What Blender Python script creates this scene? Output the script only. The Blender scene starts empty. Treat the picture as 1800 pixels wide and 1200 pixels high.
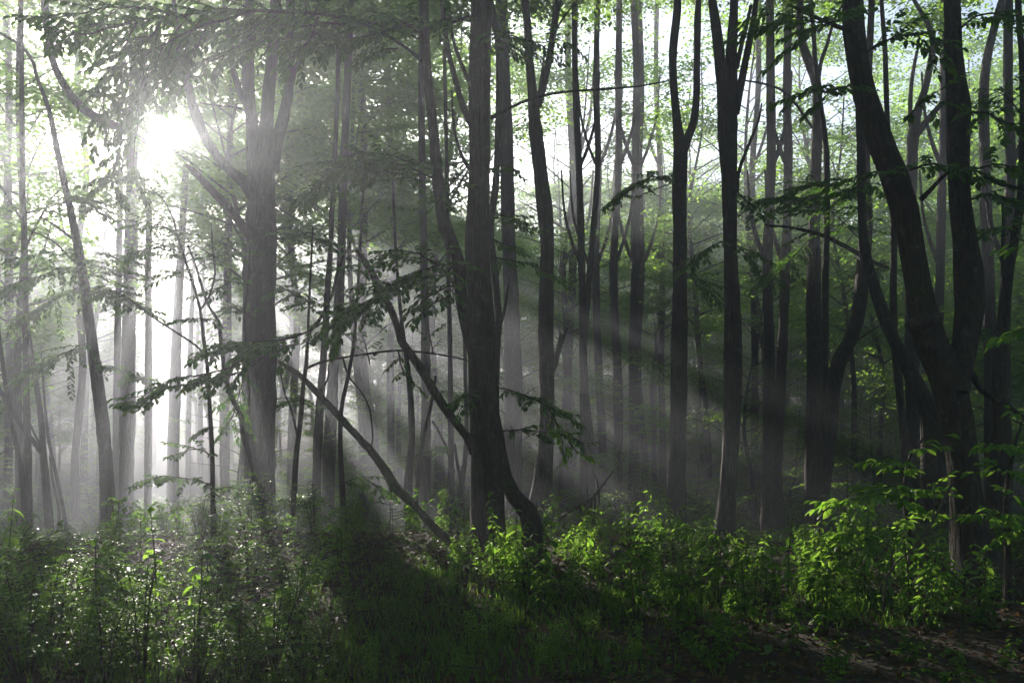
import bpy, math, random
import numpy as np
from mathutils import Vector, Matrix

# ------------------------------------------------------------------ camera, light, exposure
R = math.radians
scene = bpy.context.scene
COL = scene.collection
F, CX, HY, CZ = 1413.0, 900.0, 750.0, 1.6          # focal length, centre column, horizon row (photo pixels), eye height
cam_d = bpy.data.cameras.new('camera'); cam = bpy.data.objects.new('camera', cam_d); COL.objects.link(cam)
cam.location = (0, 0, CZ); cam.rotation_euler = (R(90), 0, 0)
cam_d.sensor_width = 36; cam_d.lens = 36*F/1800; cam_d.shift_y = (HY-600)/1800
cam_d.clip_start = 0.05; cam_d.clip_end = 1000
scene.camera = cam

SUN = Vector(((290-CX)/F, 1.0, (HY-250)/F)).normalized()      # towards the sun
SUN_EL = math.asin(SUN.z); SUN_AZ = math.atan2(SUN.x, SUN.y)
w = bpy.data.worlds.new('World'); scene.world = w; w.use_nodes = True
nt = w.node_tree; bg = nt.nodes['Background']
sky = nt.nodes.new('ShaderNodeTexSky'); sky.sky_type = 'NISHITA'; sky.sun_disc = False
sky.sun_elevation = SUN_EL; sky.sun_rotation = SUN_AZ
sky.air_density = 1.0; sky.dust_density = 1.0
nt.links.new(sky.outputs[0], bg.inputs[0]); bg.inputs[1].default_value = 0.068
sun_d = bpy.data.lights.new('sun', 'SUN'); sun = bpy.data.objects.new('sun', sun_d); COL.objects.link(sun)
sun_d.energy = 5.0; sun_d.angle = R(0.5); sun_d.color = (1.0, 0.91, 0.83)
sun.rotation_euler = SUN.to_track_quat('Z', 'Y').to_euler(); sun.location = (-10, 20, 30)
scene.view_settings.view_transform = 'Standard'; scene.view_settings.look = 'None'
scene.view_settings.gamma = 1; scene.view_settings.use_curve_mapping = False
scene.view_settings.exposure = 2.05

HAZE_DENSITY, HAZE_G = 0.0105, 0.64

cy = scene.cycles
cy.max_bounces = 6; cy.diffuse_bounces = 3; cy.glossy_bounces = 2; cy.transmission_bounces = 2
cy.volume_bounces = 0; cy.transparent_max_bounces = 4
cy.use_denoising = True
try:
    cy.denoiser = 'OPENIMAGEDENOISE'; cy.denoising_input_passes = 'RGB_ALBEDO_NORMAL'
except Exception: pass
cy.use_adaptive_sampling = False
cy.sample_clamp_indirect = 4; cy.caustics_reflective = False; cy.caustics_refractive = False

random.seed(7); rng = np.random.default_rng(7)

def P(px, py, D):
    return np.array([(px-CX)/F*D, D, CZ+(HY-py)/F*D])

# ------------------------------------------------------------------ materials
def new_mat(name):
    m = bpy.data.materials.new(name); m.use_nodes = True
    return m, m.node_tree, m.node_tree.nodes['Principled BSDF'], m.node_tree.nodes['Material Output']
def ramp(nt, stops):
    r = nt.nodes.new('ShaderNodeValToRGB'); e = r.color_ramp.elements
    while len(e) < len(stops): e.new(0.5)
    for k, (p, c) in enumerate(stops): e[k].position = p; e[k].color = (*c, 1)
    return r
def noise(nt, scale, detail=4, vec=None, rough=0.6):
    n = nt.nodes.new('ShaderNodeTexNoise'); n.inputs['Scale'].default_value = scale
    n.inputs['Detail'].default_value = detail; n.inputs['Roughness'].default_value = rough
    if vec is not None: nt.links.new(vec, n.inputs['Vector'])
    return n
def leaf_mat(name, dark, light, trans_dark, trans_light, rough=0.35, mix=0.5, spec=0.5):
    m, nt, b, out = new_mat(name)
    at = nt.nodes.new('ShaderNodeAttribute'); at.attribute_name = 'var'
    c = ramp(nt, [(0, dark), (1, light)]); t = ramp(nt, [(0, trans_dark), (1, trans_light)])
    nt.links.new(at.outputs['Fac'], c.inputs[0]); nt.links.new(at.outputs['Fac'], t.inputs[0])
    nt.links.new(c.outputs[0], b.inputs['Base Color']); b.inputs['Roughness'].default_value = rough
    b.inputs['Specular IOR Level'].default_value = spec
    tr = nt.nodes.new('ShaderNodeBsdfTranslucent'); nt.links.new(t.outputs[0], tr.inputs[0])
    mx = nt.nodes.new('ShaderNodeMixShader'); mx.inputs[0].default_value = mix
    nt.links.new(b.outputs[0], mx.inputs[1]); nt.links.new(tr.outputs[0], mx.inputs[2])
    nt.links.new(mx.outputs[0], out.inputs['Surface'])
    return m
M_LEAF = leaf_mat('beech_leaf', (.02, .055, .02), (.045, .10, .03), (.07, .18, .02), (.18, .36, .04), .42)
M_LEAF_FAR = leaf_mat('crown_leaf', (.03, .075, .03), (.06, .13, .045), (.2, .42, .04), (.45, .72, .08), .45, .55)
M_HERB = leaf_mat('herb_leaf', (.04, .10, .03), (.09, .17, .04), (.2, .45, .03), (.45, .75, .08), .38, .54, .3)
M_SHRUB = leaf_mat('shrub_leaf', (.025, .06, .02), (.06, .11, .03), (.14, .34, .03), (.36, .62, .06), .5, .5, .18)
M_BROAD = leaf_mat('broad_leaf', (.04, .09, .03), (.08, .14, .05), (.10, .22, .03), (.2, .35, .05), .36, .4, .45)
M_LITTER = leaf_mat('dead_leaf', (.05, .028, .014), (.14, .085, .045), (.06, .03, .01), (.16, .09, .03), .6, .25, .15)
M_GRASS = leaf_mat('grass_blade', (.03, .07, .02), (.08, .14, .03), (.16, .36, .03), (.36, .6, .06), .4, .5)
def bark_mat(name, c0, c1, moss):
    m, nt, b, out = new_mat(name)
    tc = nt.nodes.new('ShaderNodeTexCoord'); mp = nt.nodes.new('ShaderNodeMapping')
    mp.inputs['Scale'].default_value = (1, 1, .22); nt.links.new(tc.outputs['Object'], mp.inputs[0])
    n1 = noise(nt, 26, 6, mp.outputs[0], .7); n2 = noise(nt, 2.2, 3, tc.outputs['Object'])
    r1 = ramp(nt, [(.3, c0), (.7, c1)]); nt.links.new(n1.outputs['Fac'], r1.inputs[0])
    r2 = ramp(nt, [(.52, (0, 0, 0)), (.68, (1, 1, 1))]); nt.links.new(n2.outputs['Fac'], r2.inputs[0])
    mx = nt.nodes.new('ShaderNodeMixRGB'); mx.inputs[2].default_value = (*moss, 1)
    ml = nt.nodes.new('ShaderNodeMath'); ml.operation = 'MULTIPLY'; ml.inputs[1].default_value = .6
    nt.links.new(r2.outputs[0], ml.inputs[0]); nt.links.new(ml.outputs[0], mx.inputs[0])
    n3 = noise(nt, 9, 5, tc.outputs['Object'], .75); r3 = ramp(nt, [(.56, (0, 0, 0)), (.64, (1, 1, 1))]); nt.links.new(n3.outputs['Fac'], r3.inputs[0])
    m3 = nt.nodes.new('ShaderNodeMath'); m3.operation = 'MULTIPLY'; m3.inputs[1].default_value = .45; nt.links.new(r3.outputs[0], m3.inputs[0])
    x3 = nt.nodes.new('ShaderNodeMixRGB'); x3.inputs[2].default_value = (.19, .20, .16, 1); nt.links.new(m3.outputs[0], x3.inputs[0])
    nt.links.new(r1.outputs[0], x3.inputs[1]); nt.links.new(x3.outputs[0], mx.inputs[1]); nt.links.new(mx.outputs[0], b.inputs['Base Color'])
    b.inputs['Roughness'].default_value = .85; b.inputs['Specular IOR Level'].default_value = .2
    mp2 = nt.nodes.new('ShaderNodeMapping'); mp2.inputs['Scale'].default_value = (1, 1, .12); nt.links.new(tc.outputs['Object'], mp2.inputs[0])
    vo = nt.nodes.new('ShaderNodeTexVoronoi'); vo.feature = 'DISTANCE_TO_EDGE'; vo.inputs['Scale'].default_value = 22; nt.links.new(mp2.outputs[0], vo.inputs['Vector'])
    ad = nt.nodes.new('ShaderNodeMath'); ad.operation = 'MULTIPLY_ADD'; ad.inputs[1].default_value = 1.6
    nt.links.new(vo.outputs['Distance'], ad.inputs[0]); nt.links.new(n1.outputs['Fac'], ad.inputs[2])
    bp = nt.nodes.new('ShaderNodeBump'); bp.inputs['Strength'].default_value = 1; bp.inputs['Distance'].default_value = .06
    nt.links.new(ad.outputs[0], bp.inputs['Height']); nt.links.new(bp.outputs[0], b.inputs['Normal'])
    return m
M_BARK = bark_mat('bark', (.03, .025, .02), (.10, .085, .07), (.05, .07, .025))
M_TWIG = bark_mat('twig_bark', (.04, .03, .024), (.09, .075, .06), (.05, .06, .03))
M_DEAD = bark_mat('dead_wood', (.06, .05, .04), (.2, .17, .14), (.06, .075, .03))
def ground_mat():
    m, nt, b, out = new_mat('forest_soil')
    tc = nt.nodes.new('ShaderNodeTexCoord')
    n1 = noise(nt, 1.2, 5, tc.outputs['Object']); n2 = noise(nt, 35, 5, tc.outputs['Object'])
    r1 = ramp(nt, [(.35, (.03, .022, .014)), (.6, (.06, .045, .028)), (.75, (.035, .05, .018))])
    nt.links.new(n1.outputs['Fac'], r1.inputs[0])
    mx = nt.nodes.new('ShaderNodeMixRGB'); mx.blend_type = 'MULTIPLY'; mx.inputs[0].default_value = .7
    r2 = ramp(nt, [(.3, (.3, .3, .3)), (.7, (1.3, 1.2, 1.1))]); nt.links.new(n2.outputs['Fac'], r2.inputs[0])
    nt.links.new(r1.outputs[0], mx.inputs[1]); nt.links.new(r2.outputs[0], mx.inputs[2])
    nt.links.new(mx.outputs[0], b.inputs['Base Color']); b.inputs['Roughness'].default_value = .95
    bp = nt.nodes.new('ShaderNodeBump'); bp.inputs['Strength'].default_value = 1; bp.inputs['Distance'].default_value = .05
    nt.links.new(n2.outputs['Fac'], bp.inputs['Height']); nt.links.new(bp.outputs[0], b.inputs['Normal'])
    return m
M_GROUND = ground_mat()

# ------------------------------------------------------------------ mesh helpers
def mesh_from(name, verts, faces, mat, var=None, smooth=False):
    """verts (n,3); faces: list of int arrays (m,k) ; var per vertex"""
    me = bpy.data.meshes.new(name)
    verts = np.asarray(verts, dtype=np.float32)
    me.vertices.add(len(verts)); me.vertices.foreach_set('co', verts.ravel())
    loops = np.concatenate([f.ravel() for f in faces]).astype(np.int32)
    tot = np.concatenate([np.full(len(f), f.shape[1]) for f in faces]).astype(np.int32)
    start = np.concatenate([[0], np.cumsum(tot)[:-1]]).astype(np.int32)
    me.loops.add(len(loops)); me.loops.foreach_set('vertex_index', loops)
    me.polygons.add(len(tot)); me.polygons.foreach_set('loop_start', start)
    if smooth: me.polygons.foreach_set('use_smooth', np.ones(len(tot), dtype=bool))
    me.update(calc_edges=True)
    if var is not None:
        a = me.attributes.new('var', 'FLOAT', 'POINT'); a.data.foreach_set('value', np.asarray(var, dtype=np.float32))
    me.materials.append(mat)
    return me
class Acc:
    def __init__(s): s.v = []; s.f = {3: [], 4: []}; s.var = []; s.n = 0
    def add(s, v, faces, var=0.5):
        v = np.asarray(v, dtype=float); s.v.append(v)
        for f in faces:
            f = np.asarray(f); s.f[f.shape[1]].append(f+s.n)
        s.var.append(np.full(len(v), var) if np.isscalar(var) else var); s.n += len(v)
    def mesh(s, name, mat, smooth=False):
        fs = [np.concatenate(s.f[k]) for k in (3, 4) if s.f[k]]
        return mesh_from(name, np.concatenate(s.v), fs, mat, np.concatenate(s.var), smooth)
def catmull(pts, rad, ds):
    pts = np.asarray(pts, float); rad = np.asarray(rad, float)
    q = np.vstack([2*pts[0]-pts[1], pts, 2*pts[-1]-pts[-2]]); r = np.concatenate([[rad[0]], rad, [rad[-1]]])
    op, orr = [], []
    for i in range(1, len(q)-2):
        L = np.linalg.norm(q[i+1]-q[i]); n = max(1, int(L/ds))
        for t in np.arange(n)/n:
            a, b, c, d = q[i-1], q[i], q[i+1], q[i+2]
            op.append(.5*((2*b)+(-a+c)*t+(2*a-5*b+4*c-d)*t*t+(-a+3*b-3*c+d)*t**3))
            orr.append(r[i]*(1-t)+r[i+1]*t)
    op.append(pts[-1]); orr.append(rad[-1])
    return np.array(op), np.array(orr)
def tube(acc, pts, rad, sides=8, ds=.3, rough=.06, seed=0, cap=True, resample=True):
    if resample: pts, rad = catmull(pts, rad, ds)
    else: pts = np.asarray(pts, float); rad = np.asarray(rad, float)
    n = len(pts); g = np.random.default_rng(abs(int(seed))+n)
    T = np.gradient(pts, axis=0); T /= np.linalg.norm(T, axis=1)[:, None]+1e-9
    up = np.array([1., 0, 0]) if abs(T[0][0]) < .9 else np.array([0, 1., 0])
    U = np.zeros_like(T)
    u = up-T[0]*np.dot(up, T[0]); u /= np.linalg.norm(u)
    for i in range(n):
        u = u-T[i]*np.dot(u, T[i]); u /= np.linalg.norm(u)+1e-9; U[i] = u
    V = np.cross(T, U)
    a = np.arange(sides)/sides*2*np.pi
    prof = 1+rough*(.8*np.cos(2*a+g.uniform(0, 6))+.7*np.cos(3*a+g.uniform(0, 6))+.4*np.cos(5*a+g.uniform(0, 6)))
    s = np.arange(n)
    along = 1+rough*(np.sin(s*.9+g.uniform(0, 6))*.5+np.sin(s*.37+g.uniform(0, 6)))*.8
    rr = rad[:, None]*prof[None]*along[:, None]*(1+rough*.6*g.standard_normal((n, sides)))
    v = pts[:, None]+rr[..., None]*(np.cos(a)[None, :, None]*U[:, None]+np.sin(a)[None, :, None]*V[:, None])
    v = v.reshape(-1, 3)
    i = np.arange(n-1)[:, None]*sides; j = np.arange(sides)[None]; k = (j+1) % sides
    f = np.stack([i+j, i+k, i+sides+k, i+sides+j], -1).reshape(-1, 4)
    faces = [f]
    if cap:
        v = np.vstack([v, pts[-1]+T[-1]*rad[-1]*.5]); b = (n-1)*sides; jj = np.arange(sides)
        faces.append(np.stack([b+jj, b+(jj+1) % sides, np.full(sides, n*sides)], -1))
    acc.add(v, faces)
def nrm(a): return a/(np.linalg.norm(a, axis=-1, keepdims=True)+1e-9)
def leaf_verts(pos, dr, nm, size, ratio=.55, near=False, g=rng, var=None, fold=.12):
    """returns verts, faces, var for N leaves"""
    N = len(pos); dr = nrm(dr); s = nrm(np.cross(nm, dr)); nm = np.cross(dr, s)
    L = size[:, None]; W = L*ratio*.5; up = nm*L*fold
    if near == 'tri':
        V = np.stack([pos+s*W*.95, pos+dr*L, pos-s*W*.95], 1); b = np.arange(N)[:, None]*3
        faces = [b+np.array([[0, 1, 2]])]; k = 3
    elif near:
        V = np.stack([pos, pos+dr*L*.3+s*W*.9+up, pos+dr*L*.68+s*W*.75+up*.7-nm*L*.03, pos+dr*L-nm*L*.12,
                      pos+dr*L*.68-s*W*.75+up*.7-nm*L*.03, pos+dr*L*.3-s*W*.9+up], 1)
        b = np.arange(N)[:, None]*6
        faces = [np.concatenate([b+np.array([[0, 1, 2, 3]]), b+np.array([[0, 3, 4, 5]])])]; k = 6
    else:
        V = np.stack([pos, pos+dr*L*.45+s*W+up, pos+dr*L, pos+dr*L*.45-s*W+up], 1)
        b = np.arange(N)[:, None]*4
        faces = [np.concatenate([b+np.array([[0, 1, 2]]), b+np.array([[0, 2, 3]])])]; k = 4
    if var is None: var = g.uniform(0, 1, N)
    return V.reshape(-1, 3), faces, np.repeat(var, k)

# ------------------------------------------------------------------ objects
def empty(name, loc, label=None, cat=None, group=None, rz=0., sc=1.):
    o = bpy.data.objects.new(name, None); COL.objects.link(o); o.location = Vector(loc); o.rotation_euler = (0, 0, rz)
    o.scale = (sc, sc, sc); o.empty_display_size = .2
    if label: o['label'] = label
    if cat: o['category'] = cat
    if group: o['group'] = group
    return o
def link(name, me, parent=None, kind=None, label=None, cat=None, group=None):
    o = bpy.data.objects.new(name, me); COL.objects.link(o); o.parent = parent
    if kind: o['kind'] = kind
    if label: o['label'] = label
    if cat: o['category'] = cat
    if group: o['group'] = group
    return o

# ------------------------------------------------------------------ ground
def gz(x, y):
    x = np.asarray(x, float); y = np.asarray(y, float)
    far = np.clip((y-38)/90, 0, 1)
    dip = np.clip((y-9.5)/11, 0, 1); dip = dip*dip*(3-2*dip)
    return (-1.3*dip+.10*np.sin(x*.55+1.3)*np.cos(y*.45)+.05*np.sin(x*1.7+.4)*np.sin(y*1.3+2)+.05
            + .2*np.exp(-((x+3.2)**2+(y-9.5)**2)/7)+far*far*(3-2*far)*11)
def build_ground():
    xs = np.concatenate([np.linspace(-170, -32, 24), np.linspace(-30, 30, 150), np.linspace(32, 170, 24)])
    ys = np.concatenate([np.linspace(-60, -4, 14), np.linspace(-2, 34, 120), np.linspace(36, 220, 40)])
    X, Y = np.meshgrid(xs, ys); Z = gz(X, Y)+.006*rng.standard_normal(X.shape)
    v = np.stack([X, Y, Z], -1).reshape(-1, 3); nx = len(xs)
    i = (np.arange(len(ys)-1)[:, None]*nx+np.arange(nx-1)[None]).ravel()
    me = mesh_from('ground', v, [np.stack([i, i+1, i+nx+1, i+nx], -1)], M_GROUND, smooth=True)
    link('ground', me, kind='structure')
build_ground()

# ------------------------------------------------------------------ gaps in the canopy (light shafts)
# each entry: where a shaft lands (photo column, row, distance) and its radius; leaves in the way are left out
SUNV = np.array(SUN)
GAPS = [(np.array([0, 0, CZ]), .03, .0118)]
def gap(px, py, D, r): GAPS.append((P(px, py, D), r, .004))
_g = np.random.default_rng(11)
def on_ground(px, D): return HY+CZ*F/D
BEAMS = []
for sl, Ds_, r in [(.16, (12, 15, 19, 24), .45), (.42, (11, 14, 18, 23), .42), (.66, (10.5, 12.5, 15, 18, 22), .5), (.95, (11.5, 14, 17, 21), .46), (1.25, (11.5, 14, 17, 21), .5), (1.58, (12.5, 15.5, 19, 23), .46), (1.98, (14, 17, 21), .46), (2.5, (16, 20), .45), (-.28, (12, 16, 22), .5), (-.06, (11, 14, 19, 26), .5)]:
    for q in Ds_: BEAMS.append((290+(on_ground(0, q)-250)*sl, q, r*.68*(.7+q/30)))
for (px, D, r) in BEAMS+[
                   (870, 8.3, .6), (925, 7.9, .6), (1010, 9, .5), (1180, 9.6, .7), (1370, 7.5, 1.0), (1440, 7.4, .9), (1530, 7, 1.1), (1620, 6.6, .9), (1500, 8.4, .7), (1690, 6.8, .7),
                   (1080, 8, .3), (1280, 8, .35), (1760, 6.6, .4), (30, 5.0, .5), (120, 5.1, .6), (210, 5.4, .7), (300, 5.8, .5), (250, 6.8, .6), (380, 7.4, .6),
                   (440, 5.6, .45), (340, 5.0, .5), (520, 7, .35), 
                   (300, 14, .9), (120, 17, 1.2), (200, 20, 1.5), (60, 22, 1.), (380, 20, 1.6), (450, 14, .6), (0, 12, .5), (330, 26, 1.3), (250, 32, 1.3), (420, 30, 1.6)]:
    gap(px, on_ground(px, D), D, r)
# sunlit tops of the crowns farther back on the right
for (px, py, D, r) in [(1350, 160, 26, 1.3), (1150, 230, 27, 1.1), (1060, 300, 24, 1.0), (1250, 280, 30, 1.2), (1450, 150, 24, 1.2), (1620, 150, 22, 1.2), (1750, 180, 22, 1.2),
                       (1400, 290, 24, .9), (1560, 270, 26, .9), (1720, 290, 20, .9), (1000, 220, 26, .9), (1640, 310, 24, .7), (1100, 420, 30, .8), (1330, 430, 28, .7), (1500, 450, 26, .6), (1000, 400, 27, .7), (1220, 380, 33, .8), (60, 340, 28, 2.2), (10, 150, 28, 2.5), (120, 260, 24, 1.0), (110, 440, 24, 1.1), (20, 520, 24, .8), (1080, 330, 22, 1.0), (1180, 340, 25, .9),
                       (1000, 560, 14, .22), (1260, 640, 16, .26), (1420, 600, 19, .3), 
                       (1260, 560, 30, .7), (1360, 640, 29, .6), (1240, 740, 26, .5), (1480, 560, 30, .7), (1400, 480, 32, .7), (1560, 640, 28, .6), (1340, 780, 27, .5), (1480, 720, 26, .5)]:
    r *= 1.3
    gap(px, py, D, r)
def keep_mask(pos):
    """True for leaves outside every gap"""
    k = np.ones(len(pos), bool)
    for (p, r, cone) in GAPS:
        d = pos-p; t = d@SUNV
        per2 = (d*d).sum(1)-t*t
        k &= ~((t > .6) & (per2 < (r+cone*t)**2))
    return k

# ------------------------------------------------------------------ leaf sprays (flat beech twigs)
def spray_template(g, L=1.0, W=.45, step=.10, lstep=.055, size=.085):
    pos, dr, nm, sz = [], [], [], []
    t = 0.08; side = 1
    while t < 1:
        w_ = W*math.sin(math.pi*min(1, .25+t*.75))**.7*g.uniform(.7, 1.15)*(1-.5*t)
        base = np.array([t*L, .03*math.sin(t*5), -.06*t*t*L]); ang = side*g.uniform(.7, 1.05)
        d = np.array([math.cos(ang), math.sin(ang), g.uniform(-.15, .1)]); s = .03; sd = 1
        while s < w_:
            p = base+d*s+np.array([0, 0, -.12*s*s]); la = sd*g.uniform(.5, .95)
            c, q = math.cos(la), math.sin(la)
            pos.append(p); dr.append([d[0]*c-d[1]*q, d[0]*q+d[1]*c, g.uniform(-.45, .05)])
            nm.append([g.normal(0, .45), g.normal(-.1, .45), 1]); sz.append(size*g.uniform(.65, 1.15)); s += lstep*g.uniform(.8, 1.3); sd = -sd
        side = -side; t += step/L*g.uniform(.5, 1)
    return [np.array(a) for a in (pos, dr, nm, sz)]
TPL = [spray_template(np.random.default_rng(50+k), L=g_, W=w_, step=.17, lstep=.085, size=.10) for k, (g_, w_) in
       enumerate([(1.1, .5), (.9, .45), (1.3, .5), (1.0, .6), (.8, .4), (1.2, .42)])]
def place_sprays(g, centres, yaws, pitches, scale=1.0, size=1.0):
    out = [[], [], [], []]
    k = g.integers(0, len(TPL), len(centres)); sc = scale*g.uniform(.75, 1.25, len(centres)); roll = g.normal(0, .28, len(centres))
    for t in range(len(TPL)):
        m = np.where(k == t)[0]
        if not len(m): continue
        cy_, sy = np.cos(yaws[m]), np.sin(yaws[m]); cp, sp = np.cos(pitches[m]), np.sin(pitches[m]); cr, sr = np.cos(roll[m]), np.sin(roll[m])
        z = np.zeros_like(cy_); o = np.ones_like(cy_)
        Rz = np.stack([cy_, -sy, z, sy, cy_, z, z, z, o], -1).reshape(-1, 3, 3)
        Ry = np.stack([cp, z, -sp, z, o, z, sp, z, cp], -1).reshape(-1, 3, 3)
        Rx = np.stack([o, z, z, z, cr, -sr, z, sr, cr], -1).reshape(-1, 3, 3)
        M = Rz@Ry@Rx
        p, d, n, s = TPL[t]
        out[0].append((np.einsum('mij,nj->mni', M, p)*sc[m][:, None, None]+centres[m][:, None]).reshape(-1, 3))
        out[1].append(np.einsum('mij,nj->mni', M, d).reshape(-1, 3)); out[2].append(np.einsum('mij,nj->mni', M, n).reshape(-1, 3))
        out[3].append((s[None]*size*g.uniform(.9, 1.1, (len(m), 1))).ravel())
    return [np.concatenate(a) for a in out]

class Kind: pass
def tree_kind(seed, H, h0, rad, r0, nlimb, per, spray=1.0, size=1.0, wob=.42, trunk=True, lift=.5, shape=False):
    """trunk + limbs in one mesh, crown as leaf data"""
    g = np.random.default_rng(seed); K = Kind(); acc = Acc()
    if trunk:
        n = 7; zs = np.linspace(0, H*.93, n); off = np.cumsum(g.normal(0, wob*.5, (n, 2)), 0); off -= off[0]; off[1] *= .3
        pts = np.column_stack([off, zs]); rad_ = r0*(1-np.linspace(0, 1, n)**1.1*.85); rad_[0] *= 1.35
        pts[0, 2] = -.4
        tube(acc, pts, rad_, 10 if r0 > .06 else 6, .5, .05, seed)
        P_, R_ = catmull(pts, rad_, .2)
    else:
        P_ = np.column_stack([np.zeros(20), np.zeros(20), np.linspace(0, H*.85, 20)]); R_ = r0*(1-np.linspace(0, 1, 20)*.8)
        P_[:, 0] += .15*np.sin(np.linspace(0, 4, 20)); tube(acc, P_, R_, 8, .5, .05, seed)
    C, Yw, Pt = [], [], []
    for i in range(nlimb):
        u = (i+.5)/nlimb; h = h0+(H*.95-h0)*u**.9*1.0
        j = int(np.argmin(abs(P_[:, 2]-max(h-.8, .2)))); a = i*2.4+g.uniform(-.5, .5)
        prof = math.sin(math.pi*min(1, .18+.75*u))**.6
        L = rad*prof*g.uniform(.65, 1.15); rise = L*g.uniform(lift*.4, lift*1.3)
        e = P_[j]+np.array([math.cos(a)*L, math.sin(a)*L, rise])
        m1 = P_[j]+(e-P_[j])*.5+np.array([g.normal(0, .1)*L*.5, g.normal(0, .1)*L*.5, rise*.12])
        r1 = max(.012, min(R_[j]*.6, .012+.014*L))
        tube(acc, [P_[j], m1, e], [r1, r1*.6, r1*.2], 5, .6, .05, seed+i)
        LP, _ = catmull([P_[j], m1, e], [1, .5, .2], .15)
        for q in range(int(per*(.4+.6*prof)*g.uniform(.6, 1.3))):
            t = g.uniform(.25, 1)**.7; b = LP[int(t*(len(LP)-1))]
            C.append(b+g.normal(0, 1, 3)*np.array([.32, .32, .16])*(.4+.25*L)); Yw.append(a+g.normal(0, .9)); Pt.append(g.normal(.02, .22))
    K.leaves = place_sprays(g, np.array(C), np.array(Yw), np.array(Pt), spray, size)
    K.wood = acc.mesh('trunk', M_BARK, True)
    K.shape = shape
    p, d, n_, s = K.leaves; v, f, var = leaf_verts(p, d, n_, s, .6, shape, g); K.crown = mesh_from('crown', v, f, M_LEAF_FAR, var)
    K.H = H; K.rad = rad; K.ntri = 2*len(p)
    return K
TALL = [tree_kind(101+k, H, h0, r, r0, 34, 19, 1.3, 1.6) for k, (H, h0, r, r0) in
        enumerate([(18, 7, 3.2, .14), (16, 6, 2.8, .11), (19, 8.5, 3.4, .15), (15, 5, 2.6, .09), (17, 6.5, 3.0, .12)])]
FAR = [tree_kind(151+k, H, h0, r, r0, 34, 25, 1.45, 2.1, shape='tri') for k, (H, h0, r, r0) in
       enumerate([(18, 6.5, 3.4, .13), (17, 5.5, 3.2, .11), (19, 7.5, 3.6, .14), (16, 5, 3.0, .10)])]
MID = [tree_kind(201+k, H, h0, r, r0, 26, 18, 1.15, 1.35, .3, shape='tri') for k, (H, h0, r, r0) in
       enumerate([(10, 2.6, 2.5, .075), (8.5, 2.0, 2.2, .06), (11, 3.5, 2.4, .09), (9, 2.2, 2.6, .07)])]
LOW = [tree_kind(301+k, H, h0, r, r0, 18, 12, .8, 1.05, .15, lift=.35) for k, (H, h0, r, r0) in
       enumerate([(4.5, .7, 1.5, .03), (3.5, .5, 1.3, .025), (5.5, 1.0, 1.6, .035), (2.6, .3, 1.1, .02)])]
TOP = [tree_kind(401+k, 6.5, .4, 3.0, .09, 26, 20, 1.2, 1.45, trunk=False) for k in range(3)]
TRI = [0]
def place_crown(root, K, loc, rz, sc, parent_local=None):
    """crown under root; a copy of its own where a gap in the canopy crosses it"""
    p, d, n_, s = K.leaves
    M = Matrix.Translation(Vector(loc))@Matrix.Rotation(rz, 4, 'Z')@Matrix.Scale(sc, 4)
    M3 = np.array(M.to_3x3()); W = p@M3.T+np.array(loc)
    k = keep_mask(W)
    dd_ = W-GAPS[0][0]; tt = dd_@SUNV; near_sun = ((dd_*dd_).sum(1)-tt*tt < (.03+.0118*tt)**2) & (tt > 0)
    if k.mean() > (.985 if loc[1] < 36 else .96) and not near_sun.any(): me = K.crown
    else:
        if k.sum() < 10: return None
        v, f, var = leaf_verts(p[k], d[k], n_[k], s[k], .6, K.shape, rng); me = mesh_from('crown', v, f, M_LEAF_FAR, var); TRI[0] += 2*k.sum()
    o = link('crown', me, root, 'stuff')
    return o
placed = []          # (x, y, radius) of everything with a trunk
bgtrees = []
def put_tree(K, x, y, name, cat, sc=1.0, rz=None, info=''):
    rz = random.uniform(0, 6.28) if rz is None else rz
    loc = (x, y, float(gz(x, y)))
    root = empty(name, loc, None, cat, None, rz, sc)
    link('trunk', K.wood, root); place_crown(root, K, loc, rz, sc)
    placed.append((x, y)); bgtrees.append((root, CX+F*x/max(y, .1), y, info))
    return root

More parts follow.
